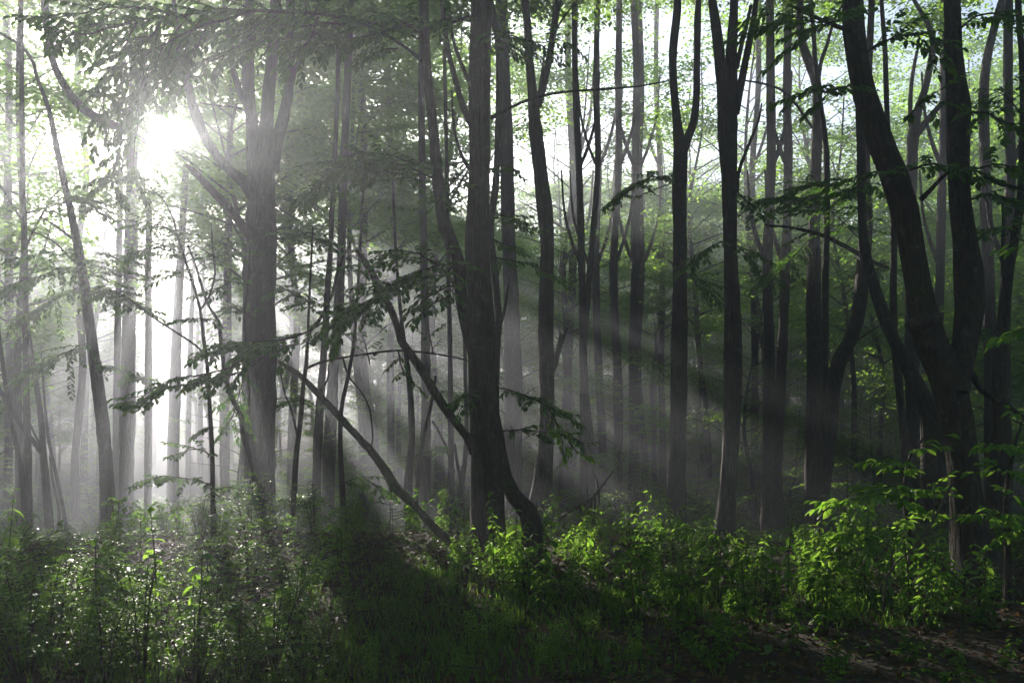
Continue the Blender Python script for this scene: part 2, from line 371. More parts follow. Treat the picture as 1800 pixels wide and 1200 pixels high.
# ------------------------------------------------------------------ traced trees
LANDMARKS = []
def ground_pt(px, D):
    x = (px-CX)/F*D; return np.array([x, D, float(gz(x, D))])
def trace(tr, D, D2=None):
    n = len(tr); Ds = np.linspace(D, D2 if D2 else D, n)
    pts = np.array([P(a[0], a[1], q) for a, q in zip(tr, Ds)]); rad = np.array([a[2]*.5*q/F for a, q in zip(tr, Ds)])
    return pts, rad
def traced_tree(name, label, tr, D, limbs=(), D2=None, top=True, topk=0, topH=None, sides=16, cat='tree', group=None, rough=.05, flare=1.5, wood=M_BARK):
    """tr: (column, row, width in photo px) from the base upwards"""
    pts, rad = trace(tr, D, D2)
    b = pts[0].copy(); b[2] = float(gz(b[0], b[1]))
    root = empty(name, b, label, cat, group)
    if pts[0][2] > b[2]+.15: pts = np.vstack([b, pts]); rad = np.concatenate([[rad[0]*flare], rad])
    pts = np.vstack([pts[0]-[0, 0, .35], pts]); rad = np.concatenate([[rad[0]*1.15], rad])
    if top:
        e = pts[-1]; d = pts[-1]-pts[-2]; d /= np.linalg.norm(d); d = d*.4+np.array([0, 0, .6]); H = topH or 11
        if e[2] < H:
            q = e+d/d[2]*(H-e[2]); pts = np.vstack([pts, (e+q)/2+[.1, 0, 0], q]); rad = np.concatenate([rad, [rad[-1]*.85, max(rad[-1]*.6, .03)]])
    acc = Acc(); tube(acc, pts-b, rad, sides, max(.12, rad.mean()*1.3), rough, len(tr)*7+int(D*10))
    link('trunk', acc.mesh('trunk', wood, True), root)
    for lb in limbs:
        tl, d0, d1, nm_ = lb[:4]
        lp, lr = trace(tl, d0, d1)
        if len(lb) > 4 and lb[4]:                       # runs on above the frame
            e = lp[-1]; dd = lp[-1]-lp[-2]; dd /= np.linalg.norm(dd); dd = dd*.5+np.array([0, 0, .5])
            lp = np.vstack([lp, e+dd*lb[4]]); lr = np.concatenate([lr, [lr[-1]*.6]])
        a2 = Acc(); tube(a2, lp-b, lr, 10 if lr.max() > .05 else 7, max(.08, lr.mean()*2), rough*.9, int(tl[0][0]))
        link(nm_, a2.mesh(nm_, M_DEAD if 'dead' in nm_ or 'broken' in nm_ else M_BARK, True), root)
    if top:
        K = TOP[topk % 3]; sc = random.uniform(.95, 1.2); q = pts[-1]-[0, 0, .8]; rz = random.uniform(0, 6)
        p, d, n_, s = K.leaves; M3 = np.array(Matrix.Rotation(rz, 3, 'Z'))*sc; W = p@M3.T+q; k = keep_mask(W)
        dd = d[k]@M3.T; nn = n_[k]@M3.T
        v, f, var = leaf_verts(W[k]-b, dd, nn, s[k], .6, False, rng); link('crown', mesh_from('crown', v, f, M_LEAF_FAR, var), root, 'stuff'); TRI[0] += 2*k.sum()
    placed.append((b[0], b[1]))
    LANDMARKS.append((tr[len(tr)//3][0], D, root))
    root['_b'] = [float(c) for c in b]
    return root

# ------------------------------------------------------------------ near leafy branches
def leafy_branch(parent, pts_px, W=.45, size=.07, seed=0, wood=.010, dens=1.0, droop=.25, mat=M_LEAF, step=.075):
    """pts_px: (column, row, distance) from the stem outwards; a branch with flat side twigs and leaves"""
    g = np.random.default_rng(seed+900)
    W *= 1.15; size *= 1.2
    pts = np.array([P(*q) for q in pts_px]); b = np.array(parent['_b'])
    L_, _ = catmull(pts, np.ones(len(pts)), step*.5)
    wood_acc = Acc(); rr = np.linspace(wood, wood*.25, len(L_))
    L_ = L_+np.cumsum(g.normal(0, .004, L_.shape), 0)
    tube(wood_acc, L_-b, rr, 5, .1, .03, seed, resample=False)
    pos, dr, nm, sz = [], [], [], []
    T = nrm(np.gradient(L_, axis=0)); n = len(L_); side = 1
    i = int(n*.12)
    while i < n:
        t = i/n; tg = T[i]; hs = np.cross([0, 0, 1.], tg); hs /= np.linalg.norm(hs)+1e-9
        w_ = W*(math.sin(math.pi*min(.97, .2+.8*t))**.6)*g.uniform(.6, 1.2)
        ang = g.uniform(.65, 1.1); d = tg*math.cos(ang)+hs*side*math.sin(ang)+np.array([0, 0, g.normal(-.05, .18)]); d /= np.linalg.norm(d)
        tw = [L_[i]+d*s-np.array([0, 0, droop*s*s]) for s in np.linspace(0, w_, 5)]
        tube(wood_acc, np.array(tw)-b, np.linspace(wood*.35, wood*.12, 5), 4, 1, 0, seed, cap=False, resample=False)
        s = .03; sd = 1; cross = np.cross([0, 0, 1.], d)
        while s < w_+.02:
            p = L_[i]+d*s-np.array([0, 0, droop*s*s]); la = g.uniform(.5, .95)*sd if s < w_ else 0
            pos.append(p); dr.append(d*math.cos(la)+cross*math.sin(la)+np.array([0, 0, g.uniform(-.8, .0)]))
            nm.append([g.normal(0, .32), g.normal(0, .32), 1]); sz.append(size*g.uniform(.6, 1.2)); s += size*.34*g.uniform(.7, 1.3)/dens; sd = -sd
        side = -side; i += max(1, int(round(2*g.uniform(.6, 1.3))))
    br = link('branch', wood_acc.mesh('branch', M_TWIG, True), parent)
    pos = np.array(pos); k = np.ones(len(pos), bool)
    d = pos-GAPS[0][0]; t = d@SUNV; k = ~(((d*d).sum(1)-t*t) < (.03*t)**2)
    v, f, var = leaf_verts(pos[k]-b, np.array(dr)[k], np.array(nm)[k], np.array(sz)[k], .56, True, g)
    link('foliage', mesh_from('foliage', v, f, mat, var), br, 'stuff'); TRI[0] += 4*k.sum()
    return br
# ------------------------------------------------------------------ the traced trees
T3 = traced_tree('beech_tree', 'thick straight black trunk at the centre, in front of the light shafts',
    [(862, 1010, 84), (860, 960, 68), (857, 900, 60), (855, 800, 54), (850, 700, 50), (848, 600, 47), (843, 500, 45), (838, 420, 42),
     (842, 330, 39), (843, 260, 38), (843, 200, 38), (843, 130, 37), (845, 60, 36), (848, 0, 38), (850, -90, 36)], 9.5,
    [([(832, 225, 14), (815, 190, 12), (803, 150, 11), (790, 100, 10), (782, 50, 9), (776, -20, 8)], 9.5, 10.4, 'limb', 1.5),
     ([(828, 150, 8), (812, 115, 7), (798, 75, 6), (792, 40, 5)], 9.6, 9.9, 'limb'),
     ([(862, 208, 8), (885, 196, 6), (915, 181, 5.5), (955, 168, 5), (1000, 161, 4.5), (1060, 157, 4), (1120, 152, 3.2), (1170, 143, 2.4), (1200, 134, 1.8)], 9.4, 9.0, 'limb'),
     ([(828, 300, 8), (812, 275, 6), (800, 235, 5), (796, 200, 4), (794, 160, 3)], 9.5, 9.9, 'limb'),
     ([(834, 795, 19), (822, 768, 16), (800, 742, 15), (775, 706, 15), (742, 652, 15), (722, 622, 14), (706, 600, 15), (700, 578, 13), (690, 550, 13), (672, 515, 13), (655, 482, 13), (642, 460, 11), (627, 440, 7)], 9.4, 8.6, 'dead_limb')],
    topk=0, sides=20)
T2 = traced_tree('beech_tree', 'thin curving black tree that bends past the left side of the thick centre trunk',
    [(938, 1020, 46), (936, 985, 38), (936, 930, 36), (930, 900, 33), (905, 872, 27), (888, 840, 26), (876, 790, 26), (866, 735, 26), (848, 670, 26), (832, 610, 24),
     (820, 570, 22), (811, 520, 21), (806, 460, 21), (795, 430, 22), (783, 400, 21), (774, 350, 21), (768, 300, 20), (763, 240, 18), (757, 180, 17), (749, 110, 16), (746, 50, 16), (745, -20, 15), (742, -90, 14)], 8.3,
    [([(742, 108, 7), (725, 92, 6), (700, 75, 5), (680, 62, 5), (655, 50, 4), (620, 35, 3)], 8.3, 8.0, 'limb')], D2=8.9, topk=1)
T1 = traced_tree('linden_tree', 'thick pale trunk that splits into many upright stems beside the sun',
    [(458, 930, 66), (458, 850, 60), (458, 700, 55), (459, 560, 54), (460, 450, 53), (461, 380, 52), (464, 320, 46), (466, 270, 36), (470, 200, 24), (477, 120, 21), (483, 50, 20), (488, -40, 18)], 15,
    [([(452, 330, 26), (447, 270, 22), (443, 220, 20), (437, 165, 19), (436, 100, 18), (438, 40, 17), (440, -40, 16)], 15, 15.6, 'limb', 3),
     ([(476, 300, 24), (486, 250, 20), (498, 205, 19), (507, 150, 17), (508, 80, 15), (510, 0, 14), (512, -40, 13)], 14.9, 14.4, 'limb', 3),
     ([(446, 345, 26), (430, 322, 22), (405, 300, 19), (382, 275, 18), (365, 250, 18), (350, 218, 18), (338, 180, 16), (327, 140, 15), (318, 105, 13), (312, 60, 11), (306, 10, 9)], 14.9, 14.2, 'limb', 1.5),
     ([(446, 425, 16), (428, 400, 16), (410, 375, 15), (388, 350, 15), (368, 330, 15), (350, 310, 14), (336, 297, 11), (329, 291, 6)], 14.8, 13.8, 'broken_limb'),
     ([(448, 215, 15), (437, 190, 14), (423, 165, 12), (412, 130, 11), (406, 90, 10), (400, 40, 9), (392, -20, 8)], 15.2, 15.6, 'limb', 2),
     ([(446, 325, 11), (438, 290, 9), (437, 255, 8), (441, 225, 9), (450, 200, 9)], 14.6, 14.7, 'limb'),
     ([(508, 160, 10), (520, 120, 9), (535, 95, 7), (555, 65, 6), (580, 40, 5)], 14.6, 14.2, 'limb'),
     ([(432, 195, 5), (410, 188, 4), (380, 186, 3), (352, 181, 2)], 14.9, 14.5, 'limb')],
    topk=2, sides=24, rough=.09)
T4 = traced_tree('beech_tree', 'grey trunk right of the centre that forks into two stems near the top',
    [(945, 945, 44), (948, 900, 40), (955, 840, 34), (960, 780, 30), (962, 700, 28), (960, 600, 27), (961, 500, 27), (962, 430, 25), (958, 370, 28), (950, 300, 24), (942, 230, 24), (936, 160, 18), (931, 110, 15), (928, 50, 14), (922, -30, 13)], 13,
    [([(945, 185, 16), (955, 150, 13), (965, 105, 12), (973, 55, 12), (981, 0, 11), (986, -30, 11)], 13, 13.2, 'limb', 3),
     ([(968, 655, 12), (975, 640, 11), (983, 610, 9), (990, 592, 8), (998, 576, 4)], 12.9, 12.6, 'broken_limb'),
     ([(978, 625, 7), (983, 600, 6), (986, 585, 4)], 12.8, 12.7, 'broken_limb'),
     ([(946, 180, 6), (950, 145, 5), (955, 110, 4), (958, 80, 3)], 12.8, 12.8, 'limb'),
     ([(968, 70, 5), (985, 40, 4), (1003, 15, 3), (1020, -5, 3)], 13, 12.6, 'limb')], topk=0)
T5 = traced_tree('beech_tree', 'straight grey trunk forking into a narrow pair of stems, left of the black forked trunk',
    [(1186, 955, 44), (1188, 900, 36), (1190, 800, 31), (1193, 700, 30), (1194, 600, 28), (1195, 500, 26), (1195, 400, 24), (1194, 320, 25), (1196, 270, 26), (1190, 215, 16), (1184, 150, 14), (1183, 90, 14), (1190, 20, 14), (1192, -40, 13)], 15,
    [([(1199, 275, 14), (1208, 245, 14), (1219, 215, 14), (1224, 170, 13), (1225, 110, 12), (1226, 40, 12), (1228, -30, 11)], 15, 15.2, 'limb', 3)], topk=1)
T6 = traced_tree('beech_tree', 'straight black trunk that forks into three dark stems at the top, right half',
    [(1270, 1000, 48), (1272, 960, 42), (1277, 900, 34), (1284, 800, 31), (1288, 700, 31), (1289, 600, 31), (1287, 520, 29), (1284, 440, 25), (1283, 360, 25), (1282, 300, 28), (1279, 240, 34), (1279, 200, 36), (1272, 150, 26), (1265, 100, 21), (1260, 55, 19), (1252, 0, 15), (1246, -50, 14)], 11,
    [([(1283, 205, 22), (1286, 150, 22), (1286, 90, 21), (1289, 40, 17), (1291, -30, 14)], 11, 11.2, 'limb', 2.5),
     ([(1292, 200, 16), (1300, 160, 14), (1308, 120, 13), (1316, 80, 12), (1324, 40, 10), (1329, 0, 9), (1332, -40, 8)], 11, 10.8, 'limb', 2),
     ([(1294, 120, 9), (1302, 85, 8), (1311, 50, 7), (1320, 10, 6)], 11.1, 11.2, 'limb'),
     ([(1296, 340, 6), (1298, 305, 6), (1308, 275, 6), (1322, 240, 5), (1334, 210, 4), (1339, 182, 3)], 11, 10.9, 'limb')], topk=2)
T7 = traced_tree('beech_tree', 'grey trunk kinked left near the top, behind the slim dark stem in the right half',
    [(1430, 950, 36), (1430, 900, 32), (1430, 800, 29), (1431, 700, 27), (1431, 600, 26), (1430, 500, 24), (1431, 400, 21), (1434, 300, 18), (1436, 220, 17), (1437, 170, 17), (1432, 135, 17), (1420, 105, 16), (1410, 75, 14), (1406, 30, 12), (1408, -30, 11)], 16,
    [([(1437, 160, 9), (1442, 115, 7), (1455, 75, 6), (1465, 40, 5), (1480, 10, 4)], 16, 15.8, 'limb'),
     ([(1428, 225, 5), (1400, 185, 5), (1375, 160, 4), (1345, 148, 4), (1310, 142, 3)], 15.9, 15.2, 'limb')], topk=0)
T7b = traced_tree('beech_tree', 'slim dark stem standing just right of the grey kinked trunk',
    [(1446, 940, 22), (1448, 860, 14), (1449, 760, 12), (1450, 650, 12), (1451, 500, 11), (1453, 400, 11), (1453, 300, 10), (1450, 240, 9), (1442, 180, 8), (1434, 120, 8), (1430, 60, 7), (1425, -20, 6)], 14, topk=1, topH=11)
T8 = traced_tree('beech_tree', 'dark tree leaning right then turning upright, crossing behind the leaning black tree',
    [(1436, 960, 36), (1442, 880, 32), (1452, 800, 28), (1458, 740, 27), (1464, 680, 26), (1478, 630, 25), (1498, 590, 24), (1511, 545, 22), (1515, 490, 22), (1520, 440, 21), (1523, 380, 22), (1521, 320, 17), (1522, 260, 15), (1524, 180, 13), (1528, 100, 12), (1532, 20, 11), (1534, -40, 10)], 14.4,
    [([(1516, 450, 8), (1480, 430, 8), (1440, 412, 6), (1390, 400, 5), (1345, 396, 4)], 14.3, 13.8, 'limb'),
     ([(1524, 455, 8), (1545, 465, 7), (1562, 470, 5)], 14.3, 14.2, 'limb')], topk=2)
T9 = traced_tree('beech_tree', 'diagonal dark trunk leaning left, rooted behind the foot of the leaning black tree',
    [(1640, 980, 54), (1640, 900, 42), (1640, 820, 38), (1638, 750, 36), (1625, 705, 30), (1605, 665, 25), (1585, 625, 22), (1565, 585, 20), (1548, 540, 18), (1533, 490, 17), (1520, 440, 16), (1515, 380, 14), (1514, 320, 14), (1512, 240, 12), (1508, 170, 10), (1503, 90, 9), (1500, -20, 8)], 11.5, topk=0, rough=.08)
T10 = traced_tree('beech_tree', 'slim upright stem between the diagonal trunk and the leaning black tree',
    [(1602, 960, 18), (1596, 860, 15), (1588, 760, 14), (1580, 680, 13), (1572, 600, 13), (1570, 500, 12), (1571, 420, 11), (1568, 330, 10), (1562, 250, 9), (1558, 170, 9), (1555, 80, 8), (1549, -20, 7)], 12.5, topk=1, topH=10)
T11 = traced_tree('beech_tree', 'massive leaning black tree on the right with a burl and a second curved stem',
    [(1726, 1040, 104), (1717, 980, 80), (1706, 920, 63), (1697, 860, 53), (1691, 800, 52), (1684, 740, 54), (1672, 690, 57), (1656, 645, 58), (1636, 600, 60), (1624, 550, 54), (1613, 490, 46), (1603, 430, 44), (1592, 370, 46), (1572, 310, 46), (1552, 260, 42), (1535, 215, 40), (1520, 165, 38), (1508, 110, 36), (1502, 50, 35), (1500, 0, 35), (1498, -80, 34)], 7.5,
    [([(1682, 690, 38), (1687, 645, 36), (1696, 595, 37), (1703, 540, 42), (1702, 480, 42), (1695, 420, 36), (1688, 360, 34), (1685, 310, 34), (1683, 250, 38), (1684, 190, 40), (1680, 140, 32), (1676, 90, 29), (1674, 30, 27), (1673, -60, 26)], 7.4, 7.9, 'limb', 3),
     ([(1634, 560, 46), (1618, 568, 34), (1606, 574, 26), (1599, 572, 17)], 7.45, 7.3, 'burl'),
     ([(1648, 616, 42), (1636, 612, 30), (1624, 608, 22), (1618, 606, 14)], 7.45, 7.35, 'burl'),
     ([(1618, 352, 10), (1640, 330, 8), (1658, 310, 6), (1672, 300, 4)], 7.4, 7.2, 'limb'),
     ([(1506, 60, 10), (1480, 50, 8), (1450, 38, 7), (1415, 22, 5), (1385, 8, 4)], 7.5, 7.0, 'limb'),
     ([(1702, 322, 8), (1730, 312, 7), (1760, 325, 6), (1790, 330, 5), (1830, 345, 4)], 7.6, 7.2, 'limb'),
     ([(1706, 655, 12), (1722, 680, 11), (1745, 700, 10), (1770, 712, 8), (1800, 735, 6)], 7.6, 8.2, 'limb')],
    topk=2, sides=24, rough=.07)
T12 = traced_tree('beech_tree', 'dark forked stem near the right edge, right of the massive leaning tree',
    [(1742, 990, 44), (1750, 900, 32), (1755, 800, 26), (1756, 700, 22), (1758, 620, 20), (1766, 540, 18), (1772, 490, 16), (1782, 430, 14), (1792, 370, 14), (1798, 300, 13), (1800, 200, 12), (1797, 100, 11), (1790, -20, 10)], 9.5,
    [([(1768, 510, 8), (1764, 480, 7), (1762, 440, 6), (1764, 400, 5), (1762, 350, 4)], 9.4, 9.3, 'limb')], topk=0)
T13 = traced_tree('beech_tree', 'greenish forked tree seen behind the leaning black tree, branching like a Y',
    [(1608, 950, 26), (1604, 700, 24), (1602, 500, 22), (1600, 400, 20), (1602, 320, 20), (1604, 250, 19), (1612, 200, 15), (1625, 160, 13), (1636, 110, 12), (1640, 75, 11), (1632, 45, 9), (1618, 20, 7), (1600, -10, 6)], 18,
    [([(1606, 245, 13), (1622, 222, 12), (1640, 200, 11), (1660, 178, 9), (1690, 160, 7)], 18, 17.6, 'limb'),
     ([(1602, 235, 9), (1600, 190, 8), (1603, 140, 7), (1612, 90, 6)], 18, 18.2, 'limb')], topk=1)
T14 = traced_tree('beech_tree', 'faint branch-like stem slanting up at the top right corner',
    [(1745, 960, 26), (1742, 700, 22), (1738, 500, 20), (1732, 300, 18), (1730, 150, 16), (1745, 60, 14), (1770, -20, 12)], 17, topk=2)
# left side
L1 = traced_tree('ash_tree', 'slender grey tree leaning slightly left of the sun, near the left edge',
    [(188, 975, 30), (189, 930, 25), (188, 850, 23), (182, 760, 21), (172, 680, 19), (164, 620, 18), (156, 560, 17), (148, 500, 15), (140, 450, 14), (132, 410, 13), (124, 370, 12), (115, 330, 11), (106, 290, 10), (98, 250, 9), (90, 210, 8), (80, 175, 7), (66, 140, 6), (56, 105, 6), (35, 80, 5), (0, 58, 4)], 14,
    [([(150, 470, 5), (125, 455, 4), (95, 425, 3), (60, 408, 2.5), (35, 398, 2)], 14, 13.5, 'limb'),
     ([(134, 425, 5), (115, 410, 4), (95, 395, 3), (70, 380, 2)], 14, 13.6, 'limb'),
     ([(170, 648, 4), (200, 650, 3), (235, 662, 2.5), (262, 668, 2)], 13.9, 13.2, 'limb')], top=False)
L1b = traced_tree('linden_tree', 'leaning hazy tree rising from the left edge toward the sun',
    [(-330, 1000, 34), (-290, 900, 30), (-235, 700, 28), (-190, 500, 26), (-150, 320, 24), (-100, 150, 22), (-60, 20, 20), (-30, -80, 18)], 15,
    [([(84, -110, 13), (78, -20, 12), (84, 60, 12), (94, 110, 12), (110, 145, 13), (130, 175, 14), (155, 198, 15), (185, 214, 15), (215, 226, 13), (234, 236, 10), (250, 246, 8), (263, 256, 3)], 14.4, 13.4, 'hanging_limb'),
     ([(-62, 10, 16), (0, -70, 15), (60, -130, 15), (84, -112, 14)], 15, 14.4, 'limb')], topk=1)
def small(label, tr, D, limbs=(), name='young_tree', **k):
    return traced_tree(name, label, tr, D, limbs, sides=10, topH=k.pop('topH', 9.5), **k)
S = []
S.append(small('upright dark stem at the far left edge, with leaning stems around it', [(52, 980, 18), (50, 900, 14), (49, 800, 12), (47, 700, 11), (46, 600, 10), (44, 450, 9), (40, 300, 8), (38, 100, 8), (36, -20, 7)], 16))
S.append(small('thin forked stem leaning in from the left edge and joining low down', [(90, 970, 16), (84, 890, 14), (78, 820, 13), (76, 795, 12), (73, 745, 10), (66, 690, 9), (55, 620, 8), (48, 560, 7), (44, 480, 6)], 15.3,
               [([(77, 800, 9), (62, 780, 9), (45, 758, 8), (22, 725, 8), (5, 695, 7), (-15, 660, 6)], 15.3, 14.8, 'limb'),
                ([(76, 790, 5), (62, 765, 4), (48, 735, 4), (36, 710, 3)], 15.3, 15.6, 'limb')], top=False))
S.append(small('thin tilted stem crossing in front of the left edge haze', [(43, 975, 11), (42, 880, 10), (36, 820, 9), (26, 770, 8), (18, 730, 8), (10, 680, 7), (0, 600, 6), (-12, 500, 6), (-20, 380, 5)], 14, top=False))
S.append(small('pair of thin crossing stems in the haze left of the slender grey tree', [(122, 965, 8), (112, 900, 6), (98, 830, 6), (85, 770, 5), (78, 700, 4), (74, 620, 4)], 17, [([(98, 960, 5), (104, 900, 5), (92, 840, 4), (88, 800, 4)], 17, 17, 'limb')], top=False))
S.append(small('pale hazy column of a trunk right of the slender grey tree', [(222, 960, 30), (222, 860, 27), (224, 740, 26), (226, 600, 24), (230, 450, 22), (232, 300, 20), (238, 100, 18), (240, -20, 16)], 23, topk=1, topH=13, name='beech_tree'))
S.append(small('slim pale trunk directly below the sun, left of the two', [(260, 970, 14), (260, 850, 13), (261, 700, 13), (261, 550, 12), (261, 450, 11), (262, 395, 10), (262, 340, 9)], 22, top=False))
S.append(small('brightest hazy trunk below the sun, right of the two', [(303, 930, 21), (304, 800, 20), (307, 700, 19), (310, 600, 17), (313, 530, 15), (318, 440, 13), (322, 370, 12), (326, 300, 10)], 25, top=False, name='beech_tree'))
S.append(small('very faint thin trunk behind the two trunks below the sun', [(330, 900, 10), (331, 780, 9), (334, 640, 8), (338, 520, 7), (342, 440, 6)], 31, top=False))
S.append(small('pale trunk in haze just left of the many-stemmed trunk', [(396, 920, 20), (395, 850, 18), (395, 700, 17), (398, 600, 16), (400, 480, 14), (402, 380, 12), (404, 250, 10), (408, 120, 9), (410, -20, 8)], 23, topk=0, topH=13))
S.append(small('faint slim trunk between the slender grey tree and the pale hazy column', [(202, 950, 14), (203, 850, 13), (205, 700, 12), (207, 560, 11), (210, 420, 10), (212, 300, 9)], 26, top=False))
S.append(small('dark sapling with a thin wavy stem, in front of the haze below the sun', [(376, 960, 11), (374, 880, 9), (373, 800, 8), (370, 740, 7), (367, 690, 7), (364, 640, 6), (357, 590, 6), (352, 545, 5), (338, 495, 5), (325, 455, 4.5), (312, 415, 4), (305, 385, 3), (290, 355, 2)], 9.6,
               [([(362, 625, 4), (345, 608, 4), (322, 592, 4), (300, 578, 3.5), (265, 555, 3), (235, 530, 2.5), (205, 513, 2)], 9.6, 9.0, 'limb'),
                ([(352, 545, 4), (368, 520, 3.5), (378, 480, 3.5), (374, 440, 3), (372, 395, 2.5)], 9.6, 9.8, 'limb')], top=False, name='sapling'))
S.append(small('sapling with an S-shaped stem hugging the left side of the many-stemmed trunk', [(446, 935, 12), (443, 860, 11), (436, 800, 11), (428, 762, 11), (424, 728, 10), (408, 700, 9), (398, 672, 8), (393, 640, 7), (388, 600, 7), (384, 565, 6), (368, 540, 5), (355, 505, 5), (345, 470, 4), (330, 430, 3)], 11.5,
               [([(434, 780, 6), (438, 700, 5), (434, 640, 4), (430, 560, 4), (436, 500, 3), (440, 440, 3)], 11.5, 11.3, 'limb')], top=False, name='sapling'))
S.append(small('dark sapling right of the many-stemmed trunk, its stem bending right into the thin arch', [(512, 940, 12), (516, 880, 10), (521, 800, 10), (528, 740, 9), (534, 670, 8), (538, 645, 8), (541, 600, 7), (545, 580, 7), (560, 565, 6), (574, 540, 5), (585, 515, 5), (592, 480, 4), (604, 450, 3.5), (620, 420, 3)], 10,
               [([(538, 648, 5), (560, 638, 4.5), (600, 629, 4), (650, 621, 4), (700, 616, 4), (750, 620, 3.5), (800, 628, 3), (822, 634, 2.5)], 10, 9.2, 'limb'),
                ([(541, 600, 5), (543, 540, 4), (546, 480, 4), (550, 400, 3)], 10, 10.1, 'limb'),
                ([(524, 770, 4), (512, 720, 3.5), (500, 690, 3), (492, 650, 2.5)], 10, 10.2, 'limb'),
                ([(603, 628, 4), (612, 660, 3.5), (636, 690, 3), (650, 720, 3), (655, 770, 2.5), (648, 800, 2)], 9.8, 9.6, 'limb')], top=False, name='sapling'))
S.append(small('slim trunk with a thin top right of the many-stemmed trunk', [(556, 950, 20), (556, 880, 17), (558, 800, 16), (562, 720, 14), (568, 640, 13), (573, 560, 11), (578, 480, 10), (582, 420, 9), (583, 380, 9), (586, 330, 8), (592, 200, 8), (596, 60, 7), (598, -20, 7)], 16))
S.append(small('broader dark trunk low down, behind the slim trunk right of the many-stemmed one', [(577, 960, 26), (577, 880, 24), (579, 800, 23), (583, 720, 22), (587, 640, 20), (594, 560, 18), (600, 450, 16), (604, 300, 15), (612, 120, 13), (618, -20, 12)], 18, topk=1, topH=12, name='beech_tree'))
S.append(small('thin dark stem left of the pale shafts, above the leaning dead stick', [(606, 1000, 14), (605, 930, 12), (601, 850, 10), (598, 780, 9), (600, 720, 8), (612, 660, 7), (622, 600, 6), (628, 520, 5), (634, 420, 5), (640, 300, 4)], 12, top=False))
S.append(small('curved slim tree standing in the bright shaft, left of its straight neighbour', [(732, 1040, 22), (728, 980, 22), (721, 920, 18), (718, 850, 15), (724, 780, 13), (722, 700, 11), (716, 640, 8), (708, 580, 7), (700, 500, 6), (694, 400, 5), (690, 280, 4)], 13,
               [([(733, 970, 10), (731, 900, 9), (735, 840, 8), (742, 780, 7), (756, 720, 6), (766, 660, 4)], 13, 13.4, 'limb')], top=False))
S.append(small('straight slim trunk standing in the bright shaft left of the centre trunk', [(744, 980, 24), (746, 900, 21), (748, 800, 19), (749, 700, 17), (748, 600, 16), (746, 500, 14), (744, 400, 13), (742, 300, 12), (741, 180, 11), (740, 50, 10), (740, -30, 10)], 16.5, topk=2, topH=12))
S.append(small('thin grey stem just left of the centre trunk', [(792, 990, 14), (793, 900, 12), (793, 800, 10), (792, 700, 9), (791, 600, 8), (788, 480, 7), (786, 330, 7), (783, 180, 6), (780, 20, 6)], 15, [([(797, 830, 7), (788, 795, 6), (772, 760, 5), (760, 740, 4)], 15, 15.2, 'limb')], topH=9))
S.append(small('thin forked stem against the left edge of the centre trunk', [(810, 985, 14), (811, 900, 12), (812, 850, 11), (818, 800, 9), (820, 740, 8), (818, 660, 7), (816, 560, 6)], 14, [([(811, 850, 7), (804, 815, 6), (799, 780, 5)], 14, 14, 'limb')], top=False))
S.append(small('grey stem hidden behind the right side of the centre trunk', [(905, 960, 34), (903, 900, 32), (902, 800, 31), (903, 700, 30), (900, 600, 28), (897, 500, 26), (893, 400, 25), (890, 250, 23), (886, 120, 21), (882, -20, 20)], 21, topk=0, topH=15, name='beech_tree'))
S.append(small('bent slim stem touching the right side of the centre trunk', [(880, 980, 18), (880, 900, 15), (876, 800, 13), (872, 700, 12), (873, 620, 13), (877, 560, 12), (872, 500, 13), (867, 450, 13), (862, 400, 13), (872, 320, 12), (876, 220, 12), (878, 120, 12), (874, 60, 12), (862, 0, 11), (856, -40, 10)], 12,
               [([(873, 610, 7), (880, 570, 6), (888, 540, 6), (893, 500, 4)], 12, 11.9, 'limb')], topH=9))
for (lab, px, D, wd, lean, k) in [
    ('slim trunk in haze right of the grey forked trunk', 1018, 17, 16, -14, 0), ('thin bent stem right of the grey forked trunk, nearer of two', 1042, 19, 13, 24, 1),
    ('faint slim trunk between the two grey forked trunks, left one', 1085, 23, 17, 8, 2), ('faint slim trunk between the two grey forked trunks, right one', 1125, 26, 14, -6, 0),
    ('slim dark-green trunk left of the grey kinked trunk', 1352, 18, 22, 4, 1), ('slim forked trunk close left of the grey kinked trunk', 1378, 20, 20, 22, 2),
    ('very pale trunk in the upper haze right of the centre trunk', 1000, 29, 17, -4, 1), ('pale trunk in the upper middle, catching blue light', 1050, 25, 16, 0, 2),
    ('pale upper trunk between the two grey forked trunks', 1112, 24, 18, 4, 0), ('faint trunk behind the black forked trunk on its right', 1325, 27, 14, 10, 1),
    ('faint trunk just left of the straight grey trunk', 1160, 30, 13, -10, 2), ('hazy trunk between the many-stemmed trunk and the shafts', 640, 26, 17, 2, 0),
    ('faint hazy trunk left of the straight slim trunk in the shaft', 690, 28, 14, -3, 1), ('dim trunk right of the massive leaning tree', 1768, 15, 22, 12, 2),
    ('dim trunk between the two stems of the massive leaning tree', 1652, 20, 18, 8, 0), ('faint trunk at the far left edge behind the leaning stems', 12, 22, 16, -8, 1),
    ('faint trunk between the leaning stems and the slender grey tree', 140, 24, 14, 10, 2)]:
    g_ = np.random.default_rng(px)
    tr = [(px-lean*.5+lean*t+(g_.normal(0, 4) if 0 < t < 1 else 0), 930-960*t, wd*(1.25 if t == 0 else 1-.35*t)) for t in (0, .12, .3, .48, .66, .82, 1)]
    lb = []
    for q in range(2):
        j = 3+q; sd = 1 if g_.random() < .5 else -1; a = tr[j]
        lb.append(([(a[0], a[1], wd*.45), (a[0]+sd*16, a[1]-40, wd*.38), (a[0]+sd*30, a[1]-95, wd*.3), (a[0]+sd*36, a[1]-170, wd*.18)], D, D+.5*sd, 'limb'))
    S.append(small(lab, tr, D, lb, topk=k, topH=10+D*.15, name='beech_tree'))

